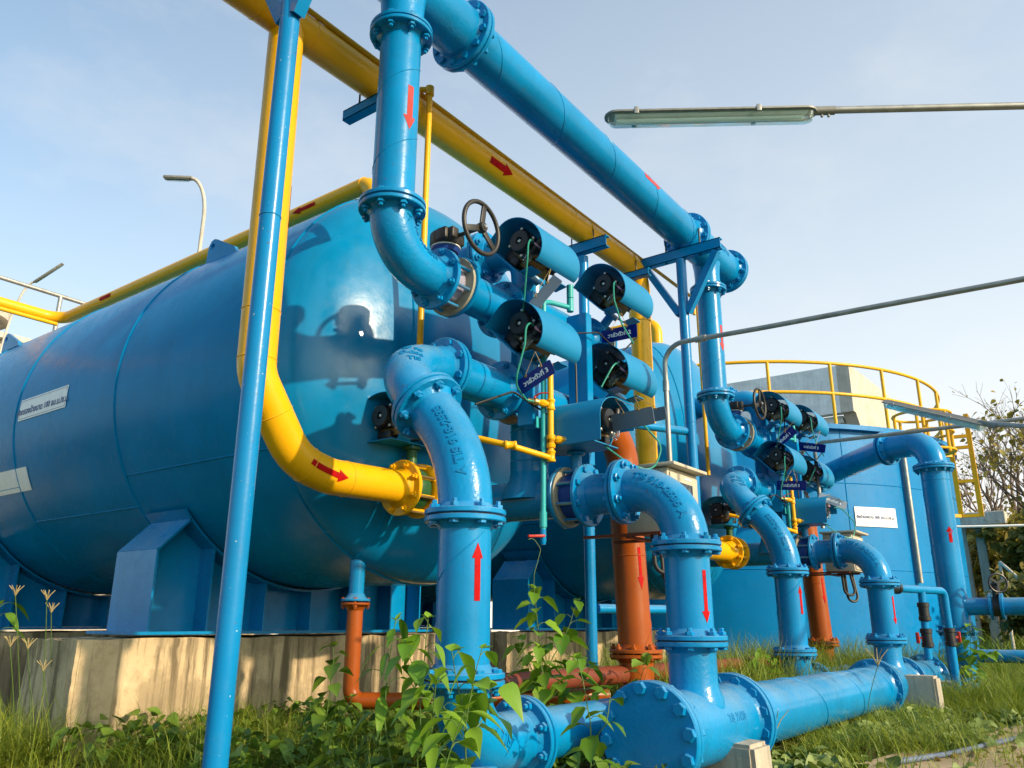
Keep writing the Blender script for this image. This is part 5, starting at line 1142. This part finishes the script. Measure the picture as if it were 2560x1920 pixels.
# grass blades
def grass(name, lab, pts, hgt, wid, lean, tone, m='grass'):
    n = len(pts); P = np.array(pts); k = 5; f = np.linspace(0, 1, k)
    az = rng.uniform(0, 2*np.pi, n); h = rng.uniform(*hgt, n); ln = rng.uniform(*lean, n); w = rng.uniform(*wid, n)
    d = np.stack([np.cos(az), np.sin(az)], 1); s = np.stack([-np.sin(az), np.cos(az)], 1)
    x = ln[:,None]*h[:,None]*f**2; z = h[:,None]*(f-.35*np.minimum(1.3,ln)[:,None]*f**2.2)
    C = np.zeros((n, k, 3)); C[...,0] = P[:,0,None]+d[:,0,None]*x; C[...,1] = P[:,1,None]+d[:,1,None]*x; C[...,2] = P[:,2,None]+z
    ww = w[:,None]*(1-f**1.5*.95)/2; Vv = np.zeros((n, k, 2, 3))
    for j, sg in enumerate((-1, 1)):
        Vv[:,:,j,:] = C; Vv[:,:,j,0] += sg*ww*s[:,0,None]; Vv[:,:,j,1] += sg*ww*s[:,1,None]
    Vv = Vv.reshape(-1,3); F = np.array([[2*i,2*i+1,2*i+3,2*i+2] for i in range(k-1)])
    Ff = (F[None]+(np.arange(n)*2*k)[:,None,None]).reshape(-1,4)
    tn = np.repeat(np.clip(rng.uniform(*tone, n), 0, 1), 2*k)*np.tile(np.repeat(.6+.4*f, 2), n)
    o = np_mesh(name, Vv, Ff, tn, m); o['kind'] = 'stuff'; o['label'] = lab; return o
def scatter(n, x0, x1, y0, y1, avoid=None, clump=0):
    out = []
    while len(out) < n:
        x, y = R_(x0, x1), R_(y0, y1)
        if clump and NZ.noise(V((x*clump, y*clump, 9))) < R_(-.35,.35): continue
        if avoid and avoid(x, y): continue
        out.append((x, y, G-.01))
    return out
inped = lambda x, y: 2.22 < x < 5.6 and 4.56 < y < 5.4
inped = lambda x, y: 2.26 < x < 5.6 and 4.68 < y < 5.5
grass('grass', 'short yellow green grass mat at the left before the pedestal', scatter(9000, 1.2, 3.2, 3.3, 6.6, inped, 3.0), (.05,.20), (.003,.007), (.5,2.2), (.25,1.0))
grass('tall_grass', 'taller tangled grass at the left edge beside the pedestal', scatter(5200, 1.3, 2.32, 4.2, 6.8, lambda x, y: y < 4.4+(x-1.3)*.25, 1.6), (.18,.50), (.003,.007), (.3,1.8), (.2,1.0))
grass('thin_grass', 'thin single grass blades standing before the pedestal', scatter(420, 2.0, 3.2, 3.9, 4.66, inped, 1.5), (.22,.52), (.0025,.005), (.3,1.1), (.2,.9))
onpath = lambda x, y: y < 1.12-(x-4.9)*.17+.1*math.sin(x*3) and x > 4.7 and R_(0,1) < .86 and y > -.4
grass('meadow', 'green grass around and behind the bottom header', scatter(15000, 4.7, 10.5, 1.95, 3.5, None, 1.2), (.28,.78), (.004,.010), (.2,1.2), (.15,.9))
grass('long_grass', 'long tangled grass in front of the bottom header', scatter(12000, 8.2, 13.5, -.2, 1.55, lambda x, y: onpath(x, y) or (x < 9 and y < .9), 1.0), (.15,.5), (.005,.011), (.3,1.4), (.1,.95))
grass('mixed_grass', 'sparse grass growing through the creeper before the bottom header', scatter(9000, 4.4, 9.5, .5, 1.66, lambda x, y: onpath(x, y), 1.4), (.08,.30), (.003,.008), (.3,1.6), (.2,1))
grass('far_grass', 'distant grass at the right beyond the pipes', scatter(12000, 10, 26, -3, 4.5, None, .4), (.25,.8), (.012,.03), (.3,1.2), (.1,.8))
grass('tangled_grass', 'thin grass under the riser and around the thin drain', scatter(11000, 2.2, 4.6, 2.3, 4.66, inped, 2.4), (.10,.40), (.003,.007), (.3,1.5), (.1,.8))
# ground cover leaves
def cover(name, lab, pts, L, m, shape, hz, tone):
    it = [(x, y, G+R_(*hz), R_(0,6.28), R_(-.6,.7), R_(-.9,.9), R_(*L)*random.choice((.55,.8,1,1.1)), R_(-.1,.8), R_(*tone)) for x, y, z in pts]
    o = leaves(name, it, m, None, shape); o['kind'] = 'stuff'; o['label'] = lab; return o
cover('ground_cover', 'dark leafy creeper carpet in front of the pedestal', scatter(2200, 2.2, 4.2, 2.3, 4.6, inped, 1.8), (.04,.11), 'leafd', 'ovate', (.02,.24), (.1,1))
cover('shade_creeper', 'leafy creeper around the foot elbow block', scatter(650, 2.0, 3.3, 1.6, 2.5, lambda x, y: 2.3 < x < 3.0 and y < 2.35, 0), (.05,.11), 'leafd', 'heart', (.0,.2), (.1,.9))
cover('creeper', 'broad pale green creeper leaves before the bottom header', scatter(5200, 4.2, 9.0, .5, 1.68, lambda x, y: (y < 1.14-(x-4.9)*.17+.12*math.sin(x*3) and R_(0,1) < .95), 1.3), (.045,.10), 'leafc', 'heart', (.01,.09), (.0,1))
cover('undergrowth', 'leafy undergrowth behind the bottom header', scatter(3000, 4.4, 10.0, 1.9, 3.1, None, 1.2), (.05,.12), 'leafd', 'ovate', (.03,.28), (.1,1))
cover('leaf_litter', 'dry fallen leaves scattered on the soil and path', scatter(1400, 2.2, 9.0, .4, 4.5, inped, 1.0), (.03,.07), 'litter', 'ovate', (.01,.07), (0,1))
# trees
def tree(lab, base, h, spread, nleaf, levels=5, name='tree', lsz=(.10,.2), tone=(.1,1), bare=.45, group='trees beyond the canopy', trunk_r=.14, seed=1, up=.25):
    random.seed(seed); base = V(base); t = thing(name, lab, 'tree', base, group); b = B(); tips = []
    def br(p, d, L, r, lv):
        pts = [p]; q = d.copy(); n = 4
        for k in range(n):
            q = (q+V((R_(-1,1),R_(-1,1),R_(-.6,1)))*.16).normalized(); pts.append(pts[-1]+q*L/n)
        add_tube(b, Path(pts), r, 7 if lv < 2 else 4, True, lambda f: 1-.4*f)
        if lv >= 2: tips.extend(pts[2:])
        if lv >= levels: return
        for k in range(random.choice((2,3,3)) if lv else 4):
            f = R_(.35,1) if lv else R_(.45,1); c = Path(pts).fr(f*L)[0]; a = R_(0,6.28); e = R_(.45,.95)
            u, w, x = basis_of(q); nd = (x*math.cos(e)+(u*math.cos(a)+w*math.sin(a))*math.sin(e)+V((0,0,up))).normalized(); br(c, nd, L*R_(.55,.8)*(spread if lv == 0 else 1), r*.58, lv+1)
    br(base, V((R_(-.05,.05),R_(-.05,.05),1)), h*.42, trunk_r, 0); emit('trunk', b, 'bark', t)
    it = []
    for k in range(nleaf):
        p = random.choice(tips)+V((R_(-1,1),R_(-1,1),R_(-1,.8)))*R_(.05,.34); it.append((*p, R_(0,6.28), R_(-.8,.5), R_(-1,1), R_(*lsz), R_(0,.5), R_(*tone)))
    leaves('crown', it, 'tleaf', t, 'ovate'); return t
tree('tall half bare tree with thin brown leaves at the right edge', pol(85.6,22,G), 5.9, 1.0, 750, 6, seed=11, lsz=(.07,.15), trunk_r=.11)
tree('bare branched tree behind the yellow ladder', pol(83.9,25,G), 5.9, 1.0, 380, 6, seed=5, lsz=(.07,.14), trunk_r=.12)
tree('slim sparse tree at the far right edge', pol(87.0,21,G), 5.5, 1.0, 600, 6, seed=23, trunk_r=.1)
tree('leafy olive tree low behind the canopy', pol(86.0,27,G), 3.6, 1.2, 2600, 4, seed=31, lsz=(.16,.3), tone=(.2,1))
tree('yellowing bush between canopy and bare tree', pol(85.2,20,G), 2.9, 1.3, 5200, 4, name='bush', seed=41, lsz=(.14,.26), tone=(.3,1), trunk_r=.06, up=.1)
tree('dense green bush at the right edge above the side pipe', pol(86.8,18.5,G), 2.7, 1.3, 4600, 4, name='bush', seed=47, lsz=(.13,.24), tone=(.0,.7), trunk_r=.06, up=.1)
tree('round green bush right of the canopy posts', pol(84.6,24,G), 3.4, 1.3, 4600, 4, name='bush', seed=53, lsz=(.16,.28), tone=(.0,.8), trunk_r=.07, up=.1)
tree('far dark tree at the end of the view right of the tank', pol(83.2,34,G), 4.4, 1.2, 2600, 4, seed=61, lsz=(.25,.4), tone=(.0,.6), trunk_r=.15)
tree('far dark tree between the bare trees', pol(86.2,38,G), 4.6, 1.3, 3000, 4, seed=67, lsz=(.28,.45), tone=(.0,.6), trunk_r=.15)
tree('low bush under the side pipe at the right', pol(86.2,14.2,G), 1.25, 1.4, 3200, 4, name='bush', seed=71, lsz=(.07,.14), tone=(.0,.5), trunk_r=.03, up=.05)
def hedge(name, lab, n, az0, az1, d0, d1, hmax, L, m='tleaf'):
    it = []
    for k in range(n):
        q = pol(R_(az0,az1), R_(d0,d1)); h = hmax*(.55+.45*NZ.noise(V((q.x*.12,q.y*.25,2)))); it.append((q.x, q.y, G+R_(0,1)**.7*h, R_(0,6.28), R_(-.6,.6), R_(-.8,.8), R_(*L), R_(0,.4), R_(0,.8)))
    o = leaves(name, it, m, None, 'ovate'); o['kind'] = 'stuff'; o['label'] = lab
hedge('distant_hedge', 'distant dark hedge closing the view at the right', 9000, 80, 97, 40, 46, 2.6, (.3,.6))
random.seed(99)
# lift everything so that the ground is at z = 0
for ob in list(SC.objects):
    if ob.parent is None: ob.location.z += H
